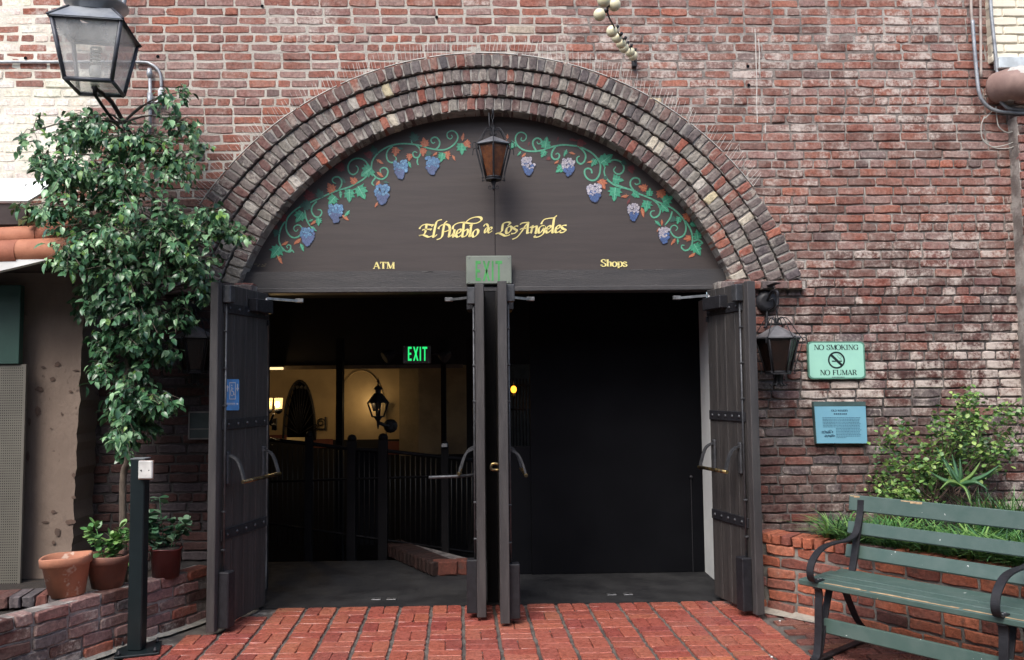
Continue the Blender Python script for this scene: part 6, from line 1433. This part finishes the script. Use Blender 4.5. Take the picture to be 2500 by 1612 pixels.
# posts, dark columns, railing with balusters
for lab, x0, x1, Y, top in (('dark square column standing in front of the lit plaster wall', 819, 836, 2.7, 896), ('slim dark column right of the black lantern', 1078, 1088, 2.9, 896), ('dark column at the edge of the tan wall by the middle doors', 1141, 1158, 2.2, 896)):
    t = thing('column', lab, 'column', P((x0 + x1) / 2, 1200, Y)); a = P(x0, 1300, Y); b = P(x1, top, Y); MB().bx((a.x, Y, -1.1), (b.x, Y + .12, b.z + .3)).build('shaft', DARKW, t)
rl_ = thing('railing', 'dark iron railing with thin balusters and round-topped posts inside the passage', 'railing', P(850, 1380, 1.9)); YR = 1.75
for x, tp, w in ((857, 1069, 22), (934, 1066, 22), (1086, 1084, 16), (752, 1060, 18)):
    a = P(x - w / 2, 1390, YR); b = P(x + w / 2, tp + 8, YR); m_ = MB(); m_.bx((a.x, YR, -1.1), (b.x, YR + .08, b.z)); m_.lathe(((a.x + b.x) / 2, YR + .04, b.z), [((b.x - a.x) * .52, 0), ((b.x - a.x) * .55, .025), ((b.x - a.x) * .4, .05), (.005, .06)], 12); m_.build('railing_post', DARKW, rl_)
rails = MB()
rails.tube([P(600, 1068, YR + .05), P(752, 1083, YR + .05), P(857, 1096, YR + .05), P(934, 1100, YR + .05), P(1160, 1125, YR + .05)], .02, 6); rails.tube([P(600, 1178, YR + .05), P(1160, 1160, YR + .05)], .012, 5); rails.tube([P(600, 1270, YR + .05), P(1160, 1350, YR + .05)], .012, 5); rails.build('rail', DARKW, rl_); MB().tube([P(648, 1070, YR + .02), P(684, 1075, YR + .02)], .008, 6).build('rail_highlight', BRASS, rl_)  # short brass tube added to stand for the highlight on the handrail
BAL = M('baluster_dark', (.025, .022, .018), rough=.45, metal=.3)
x = 652
while x < 1160:
    if abs(x - 752) > 12 and abs(x - 857) > 14 and abs(x - 934) > 14 and abs(x - 1086) > 10: MB().tube([P(x, 1085 + (x - 650) * .08, YR + .05), P(x, 1330, YR + .05)], .0055, 5).build('baluster', BAL, rl_)
    x += 12.5
gate = MB(); a = P(868, 1330, YR + .06); b = P(924, 1094, YR + .06); gate.bx((a.x, YR + .055, a.z), (b.x, YR + .075, b.z)); gate.build('gate_panel', BLACKP, rl_)
lk = thing('white_latch', 'small white latch on the slim column inside the passage', 'latch', P(1085, 1088, 1.7)); MB().bx(P(1078, 1092, 1.7), P(1092, 1083, 1.72), .003).build('latch_body', M('latch_white', (.5, .52, .52), rough=.4), lk)
# low brick kerb the railing stands on
kb = thing('brick_kerb', 'low brick kerb with rounded end brick on the passage floor by the middle doors', 'kerb', (-.4, .8, 0))
KM = [brick_mesh('kerb_brick', brick_geo(.072, .2, .115, rl, bev=.012, jit=.002), PLT_O) for _ in range(5)]
corner = G(1056, 1409); end = G(930, 1352); right = G(1140, 1404)
n_ = int((end - corner).length / .082); dv = (end - corner).normalized(); nn = Vector((dv.y, -dv.x, 0)); nn = nn if nn.y < 0 else -nn
MB().slab([corner + Vector((0, .02, .0)) - nn * .01, end - nn * .01, end - nn * .2, right + Vector((0, .2, 0)), right + Vector((0, .02, 0))], (0, 0, .1)).build('kerb_bed', MORTAR_L, kb)
for i in range(n_):
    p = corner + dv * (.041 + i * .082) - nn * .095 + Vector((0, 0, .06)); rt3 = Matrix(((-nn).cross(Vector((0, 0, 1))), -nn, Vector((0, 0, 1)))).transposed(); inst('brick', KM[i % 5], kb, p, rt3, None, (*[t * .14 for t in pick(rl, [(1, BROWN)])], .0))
for i, (l, sx) in enumerate(((.2, 1), (.1, 1))):
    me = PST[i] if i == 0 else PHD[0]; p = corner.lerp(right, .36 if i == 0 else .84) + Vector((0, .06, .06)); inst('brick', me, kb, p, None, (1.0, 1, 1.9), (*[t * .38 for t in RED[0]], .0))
# amber bulb and iron grille glimpsed right of the middle doors
ob = thing('amber_lamp', 'small glowing amber lamp bulb just right of the middle doors', 'wall lamp', P(1254, 950, 2.2)); me_ = bpy.data.materials.new('amber_glow'); me_.use_nodes = True; b = me_.node_tree.nodes['Principled BSDF']; b.inputs['Base Color'].default_value = (.6, .25, .02, 1); b.inputs['Emission Color'].default_value = (1, .36, .03, 1); b.inputs['Emission Strength'].default_value = 1.6
MB().ball(P(1254, 951, 2.2), .030, 12, 8, 1.25).build('bulb', me_, ob); ho = MB(); c = P(1254, 951, 2.2); ho.tube([c + Vector((0, 0, -.035)), c + Vector((0, 0, -.08))], .02, 8); ho.tube([c + Vector((0, 0, .035)), c + Vector((0, 0, .1))], .008, 6)
ho.build('lamp_holder', IRON, ob); lamp_light('amber_light', P(1254, 951, 2.1), .25, (1, .45, .08), .03)
bw = thing('passage_rear_wall', 'dim grey rear wall seen right of the middle doors', 'wall', (.4, 4.0, 0)); MB().bx((-.2, 3.98, -1.1), (1.9, 4.05, 2.6)).build('wall_face', M('rear_grey', (.10, .095, .08), rough=.9), bw)
gg = thing('iron_gate', 'dark iron bars glimpsed right of the middle doors', 'gate', P(1275, 1080, 2.4)); gm = MB()
for px in range(1246, 1300, 8): gm.tube([P(px, 925, 2.4), P(px, 1150, 2.4)], .008, 5)
for py in (940, 1000): gm.tube([P(1240, py, 2.4), P(1300, py, 2.4)], .010, 5)
gm.build('bars', IRON, gg)
# added unseen block behind the camera, cutting low sky light from the facade
o = MB().bx((-30, -11.8, 0), (30, -11.2, 6.6)).build('sky_blocker', M('blocker_tan', (.3, .26, .22), (.24, .21, .18), 2, rough=.9)); o['kind'] = 'structure'
# small litter: white crumbs on the paving
lt = MB()
for px, py in ((1904, 1516), (1884, 1604), (1210, 1420)): lt.ball(G(px, py, .004), .008, 7, 5, .6)
o = lt.build('crumbs', WHITEP, None, 'stuff'); tag(o, 'tiny white crumbs lying on the paving', 'litter')
